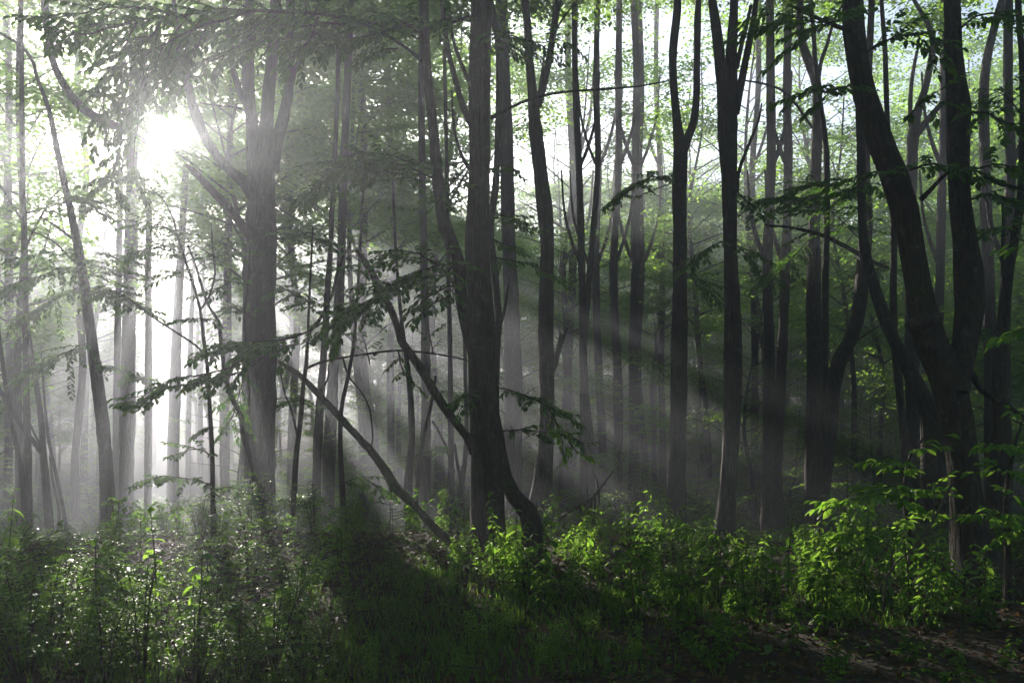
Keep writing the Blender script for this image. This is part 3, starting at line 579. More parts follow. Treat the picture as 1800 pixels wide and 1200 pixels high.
# the dead stick leaning on the many-stemmed trunk, and the small broken bough on the right
def stick(name, label, pts3, rad, twigs=(), mat=M_DEAD, cat='fallen branch'):
    b = np.array(pts3[-1], float); a = Acc(); tube(a, np.array(pts3)-b, rad, 10, .12, .1, 5)
    root = empty(name, b, label, cat); link('stem', a.mesh('stem', mat, True), root)
    for (tp, tr) in twigs:
        a = Acc(); tube(a, np.array(tp)-b, tr, 6, .08, .06, 3); link('twig', a.mesh('twig', mat, True), root)
    root['_b'] = [float(c) for c in b]
    return root
Ds = np.linspace(14.3, 8.9, 12)
tr = [(491, 636, 6), (506, 645, 9), (530, 662, 12), (557, 690, 13), (590, 725, 14), (622, 760, 16), (652, 792, 17), (678, 828, 18), (692, 852, 22), (722, 882, 17), (772, 935, 18), (838, 992, 19)]
stick('leaning_dead_branch', 'long dead branch leaning from the ground up against the many-stemmed trunk', [P(a[0], a[1], d) for a, d in zip(tr, Ds)], [a[2]*.42*d/F for a, d in zip(tr, Ds)],
      [([P(688, 848, 10.6), P(690, 856, 10.5), P(686, 864, 10.5)], [.05, .045, .02]), ([P(560, 694, 13), P(575, 668, 12.9), P(577, 640, 12.9)], [.02, .014, .005])])
stick('dead_bough', 'thin dead bough with hanging moss slanting up right of the curved thin tree',
      [P(1078, 828, 11.4), P(1052, 862, 11.5), P(1040, 878, 11.6), P(1010, 893, 11.8), P(985, 910, 12), P(962, 932, 12.1), P(950, 950, 12.2), ground_pt(944, 12.3)],
      [.008, .018, .025, .024, .024, .026, .03, .035],
      [([P(1045, 868, 11.5), P(1046, 890, 11.4), P(1040, 925, 11.4)], [.02, .012, .003]), ([P(1052, 862, 11.5), P(1053, 885, 11.5), P(1049, 902, 11.5)], [.016, .009, .002]),
       ([P(1040, 878, 11.6), P(1035, 905, 11.5), P(1020, 922, 11.4), P(1000, 938, 11.4)], [.014, .01, .006, .003]), ([P(1053, 860, 11.5), P(1046, 835, 11.6), P(1040, 822, 11.6)], [.012, .007, .003])], M_TWIG)
stick('pale_broken_branch', 'pale bare broken branch sticking up from the bright plants before the leaning black tree',
      [P(1674, 848, 6.5), P(1662, 872, 6.5), P(1648, 900, 6.5), P(1630, 930, 6.5), P(1622, 942, 6.5), P(1604, 965, 6.5), P(1578, 985, 6.5), P(1560, 1010, 6.5), ground_pt(1550, 6.5)],
      [.011, .010, .010, .009, .010, .009, .008, .008, .008],
      [([P(1640, 918, 6.5), P(1642, 880, 6.55), P(1642, 858, 6.6), P(1655, 844, 6.6), P(1680, 825, 6.6)], [.008, .006, .005, .005, .003]),
       ([P(1630, 935, 6.5), P(1660, 922, 6.4), P(1690, 900, 6.4), P(1715, 880, 6.4)], [.007, .006, .005, .003]),
       ([P(1604, 966, 6.5), P(1598, 975, 6.45), P(1596, 990, 6.4)], [.007, .005, .003]), ([P(1622, 944, 6.5), P(1608, 958, 6.4), P(1600, 972, 6.4)], [.007, .005, .002]),
       ([P(1672, 912, 6.4), P(1685, 908, 6.35), P(1696, 906, 6.3)], [.005, .004, .002])])

# ------------------------------------------------------------------ near leafy branches on the traced trees
LB = leafy_branch
k = 0
# band along the top left, hanging from a long bough of the centre tree
for (pts, W) in [([(838, 30, 9.4), (740, 45, 8.8), (620, 35, 8.2), (500, 42, 7.9), (380, 62, 7.6), (300, 90, 7.4)], .7), ([(620, 35, 8.2), (540, 20, 7.6), (430, 22, 7.2), (330, 30, 7.0), (230, 40, 6.8)], .6),
                 ([(430, 22, 7.2), (340, 48, 7.0), (260, 90, 7.0), (210, 125, 7.0)], .5), ([(380, 60, 7.6), (330, 95, 7.5), (290, 130, 7.5), (262, 165, 7.5)], .4),
                 ([(330, 30, 7.0), (230, 10, 6.9), (140, 22, 6.8), (60, 30, 6.8)], .5), ([(230, 40, 6.8), (150, 60, 6.8), (95, 55, 6.8)], .3),
                 ([(500, 40, 7.9), (440, 70, 7.7), (380, 105, 7.7), (340, 125, 7.7)], .45), ([(300, 90, 7.4), (230, 130, 7.3), (185, 145, 7.3)], .35),
                 ([(560, 30, 8), (545, 70, 7.7), (500, 110, 7.6)], .35), ([(300, 20, 7), (270, 60, 6.9), (225, 100, 6.9)], .35),
                 ([(620, 35, 8.2), (560, 60, 8.4), (470, 80, 8.6), (400, 88, 8.6)], .5), ([(290, 90, 7.4), (275, 150, 7.3), (272, 185, 7.3)], .3)]:
    k += 1; LB(T3, pts, W, .072, k, .014 if k > 2 else .026)
for (pts, W) in [([(742, 70, 8.6), (700, 48, 8.3), (650, 60, 8.1), (600, 75, 8.0), (572, 88, 8)], .42), ([(742, 60, 8.6), (690, 30, 8.3), (640, 20, 8.1)], .4),
                 ([(700, 85, 8.3), (670, 90, 8.2), (640, 108, 8.1)], .3)]:
    k += 1; LB(T2, pts, W, .07, k, .012)
for (pts, W) in [([(860, 60, 9.3), (900, 62, 9), (950, 75, 8.8), (985, 72, 8.7), (1010, 88, 8.6)], .36), ([(830, 40, 9.3), (800, 30, 9), (765, 38, 8.8)], .35), ([(862, 40, 9.3), (890, 90, 9), (905, 115, 8.9)], .28)]:
    k += 1; LB(T3, pts, W, .066, k, .012)
# leaves hanging round the sun
for (pts, W) in [([(300, 90, 7.4), (255, 150, 7.3), (225, 205, 7.3), (212, 260, 7.3)], .32), ([(262, 165, 7.5), (235, 230, 7.4), (228, 300, 7.4), (240, 345, 7.4)], .28),
                 ([(240, 40, 6.8), (205, 110, 6.9), (180, 180, 6.9), (160, 250, 6.9)], .34), ([(340, 125, 7.7), (318, 160, 7.6), (300, 182, 7.6)], .2),
                 ([(212, 260, 7.3), (205, 310, 7.3), (215, 350, 7.3)], .3)]:
    k += 1; LB(T3, pts, W, .07, k, .008)
# dark sprays left of the centre trunk
for (par, pts, W) in [(T2, [(768, 318, 8.6), (735, 302, 8.4), (690, 288, 8.2), (640, 282, 8.1), (600, 292, 8.0), (560, 315, 7.9), (545, 330, 7.9)], .62), (T2, [(765, 300, 8.6), (720, 285, 8.6), (670, 272, 8.5), (620, 275, 8.4), (590, 280, 8.4)], .42),
                 (T3, [(826, 470, 9.3), (790, 466, 8.9), (755, 470, 8.6), (720, 486, 8.4), (690, 500, 8.3), (650, 530, 8.2), (600, 548, 8.2), (560, 572, 8.2)], .46),
                 (T3, [(690, 500, 8.3), (660, 497, 8.2), (635, 500, 8.1)], .25), (T3, [(770, 467, 8.6), (735, 445, 8.4), (690, 440, 8.3), (655, 452, 8.3)], .36),
                 (T3, [(560, 572, 8.2), (520, 590, 8.0), (470, 600, 7.9), (420, 602, 7.8), (375, 612, 7.8), (352, 625, 7.8)], .42),
                 (T3, [(520, 590, 8.0), (460, 610, 7.8), (410, 640, 7.7), (350, 655, 7.6), (290, 662, 7.5), (240, 688, 7.5), (205, 690, 7.5)], .36),
                 (T3, [(640, 535, 8.2), (600, 555, 8.3), (585, 590, 8.3)], .28),
                 (T2, [(812, 500, 8.7), (785, 505, 8.5), (755, 520, 8.3), (722, 550, 8.2)], .26), (T2, [(806, 460, 8.7), (790, 480, 8.5), (790, 520, 8.4)], .2),
                 (T3, [(840, 330, 9.1), (800, 312, 8.9), (780, 330, 8.8), (772, 345, 8.7)], .3),
                 (T3, [(836, 680, 9.2), (822, 690, 9.0), (805, 700, 8.8), (798, 712, 8.8)], .16)]:
    k += 1; LB(par, pts, W, .07, k, .013)
    k += 1; LB(par, [(a+6, b_+15, c-.25) for a, b_, c in pts[1:]], W*.85, .07, k, .008)
# right of the centre trunk
for (pts, W, m_) in [([(856, 300, 9.2), (885, 290, 9), (910, 300, 8.9)], .25, M_LEAF), ([(860, 370, 9.2), (890, 382, 9), (925, 398, 8.9), (945, 402, 8.9)], .26, M_LEAF),
                     ([(862, 450, 9.2), (900, 456, 9), (935, 464, 8.9), (970, 480, 8.8), (992, 492, 8.8)], .3, M_LEAF), ([(862, 420, 9.2), (890, 430, 9.1), (920, 438, 9)], .22, M_LEAF),
                     ([(872, 680, 9.2), (905, 686, 9), (940, 703, 8.8), (970, 716, 8.7), (1000, 732, 8.6), (1018, 745, 8.6)], .3, M_LEAF), ([(960, 712, 8.7), (975, 740, 8.6), (985, 775, 8.6), (986, 805, 8.6)], .22, M_HERB),
                     ([(876, 760, 9.2), (915, 758, 9), (960, 766, 8.9), (1000, 774, 8.8), (1035, 788, 8.7)], .26, M_LEAF), ([(1000, 774, 8.8), (1015, 790, 8.7), (1035, 800, 8.7)], .18, M_HERB)]:
    k += 1; LB(T3, pts, W, .064, k, .010, mat=m_)
# right side sprays
for (par, pts, W) in [(T11, [(1560, 300, 7.4), (1530, 306, 7.1), (1500, 330, 6.9), (1470, 342, 6.8)], .3), (T8, [(1512, 420, 14.2), (1470, 380, 13.5), (1420, 350, 13), (1370, 345, 12.6), (1340, 350, 12.4)], .9),
                 (T8, [(1516, 360, 14.2), (1470, 330, 13.6), (1430, 322, 13.2), (1390, 330, 13)], .8), (T11, [(1702, 300, 7.6), (1740, 296, 7.3), (1790, 300, 7.1), (1840, 310, 7)], .5),
                 (T11, [(1704, 350, 7.6), (1740, 340, 7.4), (1780, 350, 7.2), (1820, 372, 7.1)], .45), (T11, [(1690, 200, 7.7), (1730, 195, 7.4), (1770, 215, 7.2), (1815, 220, 7.1)], .5),
                 (T11, [(1600, 300, 7.4), (1640, 290, 7.2), (1680, 300, 7.0), (1710, 318, 6.9)], .35), (T11, [(1590, 210, 7.5), (1625, 180, 7.5), (1650, 190, 7.5)], .4),
                 (T11, [(1515, 100, 7.5), (1560, 70, 7.4), (1610, 62, 7.3), (1660, 75, 7.2)], .5), (T11, [(1500, 150, 7.4), (1460, 165, 7.2), (1420, 160, 7), (1395, 170, 6.9)], .4),
                 (T12, [(1790, 420, 9.4), (1760, 400, 9.2), (1735, 405, 9.1), (1715, 420, 9)], .3), (T12, [(1760, 600, 9.4), (1730, 590, 9.2), (1700, 600, 9)], .3),
                 (T11, [(1500, 30, 7.4), (1440, 40, 7), (1390, 30, 6.8), (1340, 35, 6.7)], .5), (T12, [(1797, 200, 9.4), (1765, 170, 9), (1740, 160, 8.8)], .4),
                 (T11, [(1680, 60, 7.8), (1720, 30, 7.6), (1770, 25, 7.4), (1820, 40, 7.2)], .55), (T6, [(1288, 330, 10.9), (1310, 350, 10.7), (1340, 380, 10.5)], .35),
                 (T6, [(1278, 420, 10.9), (1240, 440, 10.7), (1215, 470, 10.6)], .35), (T6, [(1290, 430, 10.9), (1315, 450, 10.7), (1340, 490, 10.6)], .35),
                 (T5, [(1200, 330, 14.9), (1150, 310, 14.4), (1110, 330, 14), (1080, 350, 13.8)], .6), (T5, [(1205, 480, 14.9), (1240, 500, 14.5), (1260, 540, 14.3)], .4),
                 (T7, [(1425, 420, 15.9), (1380, 470, 15.5), (1350, 500, 15.2)], .6), (T13, [(1600, 480, 17.9), (1560, 470, 17.4), (1510, 480, 17)], .8)]:
    k += 1; LB(par, pts, W, .068 if par not in (T8, T5, T7, T13) else .085, k, .012)
# left side sprays in the haze
for (par, pts, W) in [(L1, [(145, 470, 13.9), (110, 470, 13.5), (60, 490, 13.1), (10, 505, 12.8)], .8), (L1, [(150, 500, 13.9), (110, 520, 13.5), (70, 545, 13.2), (40, 560, 13)], .7),
                 (L1, [(155, 520, 13.9), (190, 510, 13.4), (230, 530, 13), (265, 545, 12.8)], .6), (L1, [(150, 490, 13.9), (180, 470, 13.3), (215, 450, 12.9), (240, 440, 12.7)], .6),
                 (L1, [(160, 600, 13.9), (130, 610, 13.5), (90, 630, 13.1), (50, 650, 12.9)], .8), (L1, [(140, 450, 13.9), (100, 440, 13.4), (60, 450, 13), (20, 455, 12.8)], .6),
                 (L1, [(165, 640, 13.8), (210, 650, 13.4), (250, 668, 13.1), (270, 690, 13)], .4), (L1, [(118, 340, 13.9), (145, 350, 13.5), (175, 370, 13.2), (190, 380, 13.1)], .5),
                 (S[10], [(325, 455, 9.6), (290, 440, 9.4), (250, 440, 9.2), (215, 455, 9.1)], .4), (S[10], [(338, 495, 9.6), (310, 480, 9.4), (280, 478, 9.2)], .3),
                 (S[10], [(312, 415, 9.6), (280, 395, 9.4), (250, 390, 9.3), (225, 385, 9.2)], .3), (S[10], [(290, 355, 9.6), (250, 325, 9.5), (215, 320, 9.4)], .3), (S[10], [(235, 530, 9), (200, 515, 8.9), (170, 520, 8.8)], .25),
                 (S[11], [(345, 470, 11.5), (380, 440, 11.2), (400, 420, 11)], .45), (S[11], [(384, 565, 11.5), (350, 560, 11.2), (315, 565, 11)], .4), (S[11], [(436, 500, 11.3), (400, 500, 11), (370, 520, 10.8)], .4),
                 (S[11], [(434, 640, 11.3), (405, 740, 11), (370, 750, 10.8), (345, 760, 10.7)], .4), (T1, [(445, 560, 14.6), (420, 540, 14.2), (400, 545, 14)], .5),
                 (T1, [(485, 420, 14.7), (520, 410, 14.2), (560, 420, 13.9), (590, 440, 13.7)], .6), (T1, [(485, 500, 14.7), (510, 510, 14.3), (540, 530, 14.1)], .5), (T1, [(485, 350, 14.7), (520, 345, 14.3), (545, 352, 14.1)], .4),
                 (S[10], [(374, 850, 9.6), (330, 842, 9.3), (290, 835, 9.1), (250, 845, 9)], .4), (S[10], [(376, 860, 9.6), (405, 855, 9.4), (430, 870, 9.3)], .25), (S[10], [(373, 800, 9.6), (345, 790, 9.4), (300, 800, 9.2)], .3),
                 (S[12], [(592, 480, 10), (610, 470, 9.8), (640, 480, 9.7)], .3), (S[12], [(574, 540, 10), (545, 530, 9.8), (520, 540, 9.7)], .3), (S[12], [(650, 640, 9.7), (640, 600, 9.6), (625, 585, 9.5)], .22),
                 (S[12], [(700, 616, 9.5), (710, 650, 9.4), (730, 670, 9.3)], .25), (S[12], [(760, 620, 9.4), (755, 590, 9.3), (770, 575, 9.3)], .2), (S[15], [(601, 850, 12), (640, 840, 11.8), (670, 870, 11.6)], .4),
                 (S[15], [(601, 900, 12), (560, 880, 11.8), (530, 885, 11.6)], .4), (S[13], [(562, 720, 16), (530, 700, 15.6), (500, 710, 15.4)], .6), (S[13], [(573, 560, 16), (610, 540, 15.6), (650, 560, 15.3)], .6),
                 (S[18], [(793, 800, 15), (760, 790, 14.7), (735, 800, 14.5)], .5), (S[17], [(749, 700, 16.4), (790, 690, 16), (815, 700, 15.8)], .5)]:
    k += 1; LB(par, pts, W, .078 if pts[0][2] > 11 else .066, k, .010)

# ------------------------------------------------------------------ the wood behind
def free(x, y, dmin):
    return all((x-a)**2+(y-b)**2 > dmin*dmin for a, b in placed)
g = np.random.default_rng(21)
def scatter(n, kinds, y0, y1, dmin, name, cat, cond, sc=(.85, 1.1), tries=6000, az=(-36, 36), info=''):
    c = 0
    for _ in range(tries):
        if c >= n: break
        y = math.sqrt(g.uniform(y0*y0, y1*y1)); a = R(g.uniform(*az)); x = y*math.tan(a)
        if not cond(x, y, math.degrees(a)) or not free(x, y, dmin): continue
        put_tree(kinds[int(g.integers(len(kinds)))], x, y, name, cat, g.uniform(*sc), info=info); c += 1
    return c
lane = lambda a, y: abs(a+23.3) < (2.2 if y < 24 else .7)                     # the open lane below the sun
SH = math.hypot(SUN.x, SUN.y); ux, uy = SUN.x/SH, SUN.y/SH
def in_shaft(x, y):
    """a trunk here would stand in one of the shafts of light"""
    if y > 48: return False
    for (p, r, cone) in GAPS[1:1+len(BEAMS)+12]:
        dx, dy = x-p[0], y-p[1]; t = dx*ux+dy*uy
        if t > .5 and abs(dx*uy-dy*ux) < r*.8+.1: return True
    return False
sector = lambda x, y, a: not lane(a, y) and not in_shaft(x, y) and not (a < -28 and y < 60 and math.sin(x*7.3+y*3.1) > -.5)
nb = []
for (px, y, q) in [(1150, 31, 3), (1245, 27, 4), (1350, 28, 0), (1450, 30, 2), (985, 27, 4), (1545, 27, 3)]: put_tree(TALL[q], (px-CX)/F*y, y, 'tall_tree', 'tree', 1.0)
for (px, y, q) in [(1085, 33, 0), (1150, 37, 1), (1010, 39, 2), (1120, 46, 3), (1050, 50, 1), (1190, 44, 0), (990, 31, 3), (1240, 39, 2), (350, 40, 2), (372, 46, 0), (330, 52, 2), (515, 26, 2), (650, 29, 0), (772, 27, 2), (480, 34, 0), (828, 34, 2), (640, 24, 1)]: put_tree((TALL if 640 < px < 1300 else FAR)[q], (px-CX)/F*y, y, 'tall_tree', 'tree', 1.0+.01*(px % 7))
nb.append(scatter(15, TALL, 19, 36, 3.0, 'tall_tree', 'tree', sector, az=(-36, -6)))
nb.append(scatter(15, TALL, 20, 38, 3.6, 'tall_tree', 'tree', sector, az=(-6, 36)))
nb.append(scatter(44, FAR, 33, 72, 3.2, 'tall_tree', 'tree', sector, (.9, 1.08), az=(-38, -8)))
nb.append(scatter(62, FAR, 38, 85, 3.4, 'tall_tree', 'tree', sector, (.85, 1.08), az=(-8, 38)))
nb.append(scatter(26, MID, 18, 45, 2.4, 'understorey_tree', 'tree', sector, az=(2, 36)))
nb.append(scatter(20, MID, 17, 45, 2.4, 'understorey_tree', 'tree', sector, az=(-36, 0)))
nb.append(scatter(45, MID, 45, 75, 2.4, 'understorey_tree', 'tree', sector, (.9, 1.3), az=(-6, 38)))
nb.append(scatter(20, MID, 45, 70, 2.4, 'understorey_tree', 'tree', sector, (.9, 1.3), az=(-38, -6)))
nb.append(scatter(12, LOW, 16, 32, 1.3, 'bushy_sapling', 'sapling', lambda x, y, a: True, (.5, .9), az=(-36, 0)))
nb.append(scatter(14, LOW, 20, 34, 1.5, 'bushy_sapling', 'sapling', lambda x, y, a: True, (.7, 1.1), az=(0, 36)))
nb.append(scatter(50, LOW, 34, 65, 1.5, 'bushy_sapling', 'sapling', sector, (.9, 1.5)))
# the wood goes on beside and behind the viewpoint
c = 0
for _ in range(4000):
    if c >= 60: break
    x, y = g.uniform(-32, 32), g.uniform(-26, 26)
    if abs(x) < .72*max(y, 0)+4.5 and y > -5 or math.hypot(x, y) < 5 or not free(x, y, 3.6): continue
    put_tree(TALL[c % 5], x, y, 'tall_tree', 'tree', g.uniform(.85, 1.1)); c += 1
print('bg trees', nb, 'tri unique', TRI[0])
#@@PLANTS@@
# ------------------------------------------------------------------ undergrowth
def lead_leaf(L, Wd, seed, n=5):
    """one curved leaf with a midrib fold, tip drooping, along +X"""
    g = np.random.default_rng(seed); v = []; 
    for i in range(n+1):
        t = i/n; w_ = Wd*.5*math.sin(math.pi*min(1, t*.92+.04))**.8*(1 if t < .98 else .1); x = L*t*(1-.08*t); z = -L*.28*t*t
        ser = 1+.07*(-1)**i
        v += [(x, -w_*ser, z+w_*.35), (x, 0, z), (x, w_*ser, z+w_*.35)]
    f = []
    for i in range(n):
        for j in range(2):
            a = i*3+j; f.append((a, a+1, a+4, a+3))
    return np.array(v), np.array(f)
LEAFMESH = []
for k_, (L_, W_) in enumerate([(.11, .045), (.085, .038), (.13, .05)]):
    v, f = lead_leaf(L_, W_, k_); LEAFMESH.append(mesh_from('leaf', v, [f], M_HERB, np.full(len(v), .3+.3*k_), True))
BROADMESH = []
for k_, (L_, W_) in enumerate([(.16, .12), (.13, .10), (.20, .14)]):
    v, f = lead_leaf(L_, W_, k_, 6); BROADMESH.append(mesh_from('leaf', v, [f], M_BROAD, np.full(len(v), .2+.3*k_), True))
def plant_kind(kind, seed):
    """stem mesh and foliage mesh of one plant"""
    g = np.random.default_rng(seed); acc = Acc(); pos, dr, nm, sz = [], [], [], []; ratio = .42
    if kind == 'herb':
        ratio = .42
        for s in range(int(g.integers(5, 10))):
            a = g.uniform(0, 6.28); H = g.uniform(.45, .95); b = np.array([math.cos(a), math.sin(a), 0])*g.uniform(0, .28); le = g.normal(0, .16, 2)*H
            pts = np.array([b-[0, 0, .05], b+[le[0]*.3, le[1]*.3, H*.5], b+[le[0], le[1], H]]); tube(acc, pts, [.005, .004, .002], 4, .15, 0, s)
            z = .1; rot = g.uniform(0, 3)
            while z < 1:
                p = b+np.array([le[0]*z*z, le[1]*z*z, H*z]); size = .105*(1-.55*abs(z-.55))*g.uniform(.7, 1.15)
                for q in (0, math.pi):
                    an = rot+q+g.normal(0, .2); pos.append(p); dr.append([math.cos(an), math.sin(an), g.uniform(-1.0, .1)]); nm.append([g.normal(0, .45), g.normal(-.15, .45), 1]); sz.append(size*1.15)
                    if g.random() < .5:
                        pos.append(p+np.array([math.cos(an+.6), math.sin(an+.6), 0])*.05); dr.append([math.cos(an+.6), math.sin(an+.6), -.2]); nm.append([g.normal(0, .3), g.normal(0, .3), 1]); sz.append(size*.6)
                rot += 1.57; z += .055/H*g.uniform(.8, 1.3)
    elif kind == 'shrub':
        ratio = .6
        for s in range(int(g.integers(9, 14))):
            a = g.uniform(0, 6.28); H = g.uniform(.4, .95); out = g.uniform(.1, .5); d = np.array([math.cos(a), math.sin(a), 0])
            e = d*out+np.array([0, 0, H]); m1 = e*.5+np.array([0, 0, .12]); tube(acc, [d*.02-np.array([0, 0, .05]), m1, e], [.007, .005, .002], 4, .15, 0, s)
            LP, _ = catmull([d*.02, m1, e], [1, 1, 1], .02)
            for j in range(int(len(LP)*.25), len(LP), 3):
                an = g.uniform(0, 6.28); tl = g.uniform(.12, .28); td = np.array([math.cos(an), math.sin(an), g.uniform(-.1, .35)]); cr = np.array([-td[1], td[0], 0])
                q = .02; sd = 1
                while q < tl:
                    p = LP[j]+td*q; la = sd*.7; pos.append(p); dr.append(td*math.cos(la)+cr*math.sin(la)+[0, 0, g.uniform(-.3, .1)]); nm.append([g.normal(0, .2), g.normal(0, .2), 1]); sz.append(.048*g.uniform(.6, 1.25)); q += .028; sd = -sd
    elif kind == 'bramble':
        ratio = .62
        for s in range(int(g.integers(4, 8))):
            a = g.uniform(0, 6.28); H = g.uniform(.25, .8); out = g.uniform(.15, .6); d = np.array([math.cos(a), math.sin(a), 0])
            e = d*out+np.array([0, 0, H*.8]); m1 = d*out*.5+np.array([0, 0, H]); tube(acc, [d*.02-np.array([0, 0, .05]), m1, e], [.006, .005, .002], 4, .12, 0, s)
            LP, _ = catmull([d*.02, m1, e], [1, 1, 1], .02)
            for j in range(int(len(LP)*.2), len(LP), 3):
                an = g.uniform(0, 6.28); q = .05+g.uniform(0, .05); td = np.array([math.cos(an), math.sin(an), .3])
                for la in (-1.1, 0, 1.1):
                    c_, s_ = math.cos(an+la), math.sin(an+la); pos.append(LP[j]+td*q); dr.append([c_, s_, g.uniform(-.8, .05)]); nm.append([g.normal(0, .4), g.normal(-.1, .4), 1]); sz.append(.095*g.uniform(.6, 1.25))
    elif kind == 'feather':
        ratio = .55; H = g.uniform(1.2, 1.7); le = g.normal(0, .15, 2)
        pts = np.array([[0, 0, -.05], [le[0]*.4, le[1]*.4, H*.5], [le[0], le[1], H]]); tube(acc, pts, [.011, .008, .003], 5, .2, .03, 1)
        z = .18
        while z < 1:
            b = np.array([le[0]*z, le[1]*z, H*z]); a = g.uniform(0, 6.28); L = .62*(1-z*.6)*g.uniform(.6, 1.2); td = np.array([math.cos(a), math.sin(a), g.uniform(.05, .3)]); cr = np.array([-td[1], td[0], 0])
            tube(acc, [b, b+td*L*.5, b+td*L+[0, 0, -.05]], [.004, .003, .001], 4, .3, 0, 2)
            q = .06; sd = 1
            while q < L:
                la = sd*.75; p = b+td*q+np.array([0, 0, -.12*q*q]); pos.append(p); dr.append(td*math.cos(la)+cr*math.sin(la)+[0, 0, g.uniform(-.35, .05)]); nm.append([g.normal(0, .2), g.normal(0, .2), 1]); sz.append(.07*g.uniform(.7, 1.15)); q += .03; sd = -sd
            z += .055
    v, f, var = leaf_verts(np.array(pos), np.array(dr), np.array(nm), np.array(sz), ratio, True, g)
    return acc.mesh('stem', M_TWIG, True), mesh_from('foliage', v, f, M_HERB if kind == 'herb' else (M_SHRUB if kind in ('shrub', 'bramble') else M_LEAF), var)
HERB = [plant_kind('herb', 500+i) for i in range(5)]; SHRUB = [plant_kind('shrub', 520+i) for i in range(5)]; BRAM = [plant_kind('bramble', 560+i) for i in range(4)]; FEATH = [plant_kind('feather', 540+i) for i in range(3)]
plants = []
def put_plant(K, name, cat, kindword, x, y, sc, group):
    z = float(gz(x, y)); root = empty(name, (x, y, z), None, cat, group, random.uniform(0, 6.28), sc)
    link('stem', K[0], root); link('foliage', K[1], root, 'stuff'); plants.append((root, kindword, CX+F*x/y, y)); return root
def clear_of(x, y):
    return all((x-a)**2+(y-b)**2 > .09 for a, b in placed)
gp = np.random.default_rng(77); spots = []
def fill(n, Ks, name, cat, kw, x0, x1, y0, y1, dmin, sc, group, cond=lambda px, y: True):
    c = 0
    for _ in range(4000):
        if c >= n: break
        y = gp.uniform(y0, y1); px = gp.uniform(x0, x1); x = (px-CX)/F*y
        if not cond(px, y) or not clear_of(x, y) or any((x-a)**2+(y-b)**2 < dmin*dmin for a, b in spots): continue
        spots.append((x, y)); put_plant(Ks[int(gp.integers(len(Ks)))], name, cat, kw, x, y, gp.uniform(*sc), group); c += 1
GS, GH, GF = 'small-leaved shrubs of the undergrowth', 'leafy herbs of the undergrowth', 'feathery beech saplings in the undergrowth'
GB = 'broad-leaved bramble bushes of the undergrowth'
gaps_ = lambda px, y: math.sin(px*.021+y*1.9)+math.sin(px*.047-y*3.1+2) > -.55
fill(34, SHRUB, 'small_leaved_shrub', 'shrub', 'small-leaved shrub', -60, 560, 4.6, 6.3, .34, (.35, .8), GS, gaps_)
fill(16, SHRUB, 'small_leaved_shrub', 'shrub', 'small-leaved shrub', -60, 560, 6.3, 8.5, .4, (.22, .48), GS)
fill(18, BRAM, 'bramble_bush', 'bush', 'bramble bush', -60, 600, 4.8, 9, .5, (.4, .7), GB)
fill(12, SHRUB, 'small_leaved_shrub', 'shrub', 'small-leaved shrub', 540, 720, 5.5, 8.5, .42, (.25, .5), GS)
fill(16, SHRUB, 'small_leaved_shrub', 'shrub', 'small-leaved shrub', 350, 620, 7.0, 10, .45, (.6, .95), GS)
fill(16, BRAM, 'bramble_bush', 'bush', 'bramble bush', -60, 640, 8.3, 12, .5, (.45, .75), GB)
fill(14, SHRUB, 'small_leaved_shrub', 'shrub', 'small-leaved shrub', -60, 760, 10, 15, .6, (.2, .55), GS)
fill(14, HERB, 'leafy_herb', 'herb', 'leafy herb clump', -60, 520, 4.8, 6.5, .4, (.3, .75), GH)
fill(12, FEATH, 'feathery_sapling', 'sapling', 'feathery sapling', 400, 690, 8, 11, .55, (.3, .65), GF)
fill(20, HERB, 'leafy_herb', 'herb', 'leafy herb clump', 1130, 1860, 6.4, 8.4, .42, (.25, .72), GH, gaps_)
fill(20, BRAM, 'bramble_bush', 'bush', 'bramble bush', 1100, 1860, 6.0, 9, .45, (.5, .85), GB)
fill(10, HERB, 'leafy_herb', 'herb', 'leafy herb clump', 740, 1130, 7.4, 10, .5, (.25, .6), GH, gaps_)
fill(12, BRAM, 'bramble_bush', 'bush', 'bramble bush', 720, 1130, 7.2, 11, .5, (.5, .9), GB)
fill(20, SHRUB, 'small_leaved_shrub', 'shrub', 'small-leaved shrub', 1130, 1860, 6.3, 9, .42, (.3, .65), GS)
fill(12, SHRUB, 'small_leaved_shrub', 'shrub', 'small-leaved shrub', 650, 1130, 7.4, 10.5, .5, (.25, .55), GS)
fill(18, SHRUB, 'small_leaved_shrub', 'shrub', 'small-leaved shrub', 700, 1860, 10, 15, .7, (.2, .5), GS)
fill(10, BRAM, 'bramble_bush', 'bush', 'bramble bush', 1200, 1860, 4.7, 6.2, .45, (.25, .5), GB)
fill(10, SHRUB, 'small_leaved_shrub', 'shrub', 'small-leaved shrub', 1350, 1860, 4.8, 6.2, .45, (.2, .45), GS)
fill(8, HERB, 'leafy_herb', 'herb', 'leafy herb clump', 600, 1400, 5.0, 6.6, .4, (.2, .35), GH)
fill(5, FEATH, 'feathery_sapling', 'sapling', 'feathery sapling', 1150, 1400, 9, 12, .6, (.4, .6), GF)
fill(5, FEATH, 'feathery_sapling', 'sapling', 'feathery sapling', 1450, 1700, 8, 11, .6, (.5, .8), GF)
for (px, y, s) in [(910, 7.9, .75), (890, 8.2, .7), (935, 8.0, .5), (855, 8.4, .75), (1005, 9.2, .6), (1025, 9, .5), (1150, 9.6, .85), (1175, 9.8, .9), (1215, 9.7, .8), (1445, 7.3, .8), (1500, 7.2, .85)]:
    put_plant(HERB[int(px) % 5], 'leafy_herb', 'herb', 'leafy herb clump', (px-CX)/F*y, y, s, GH)

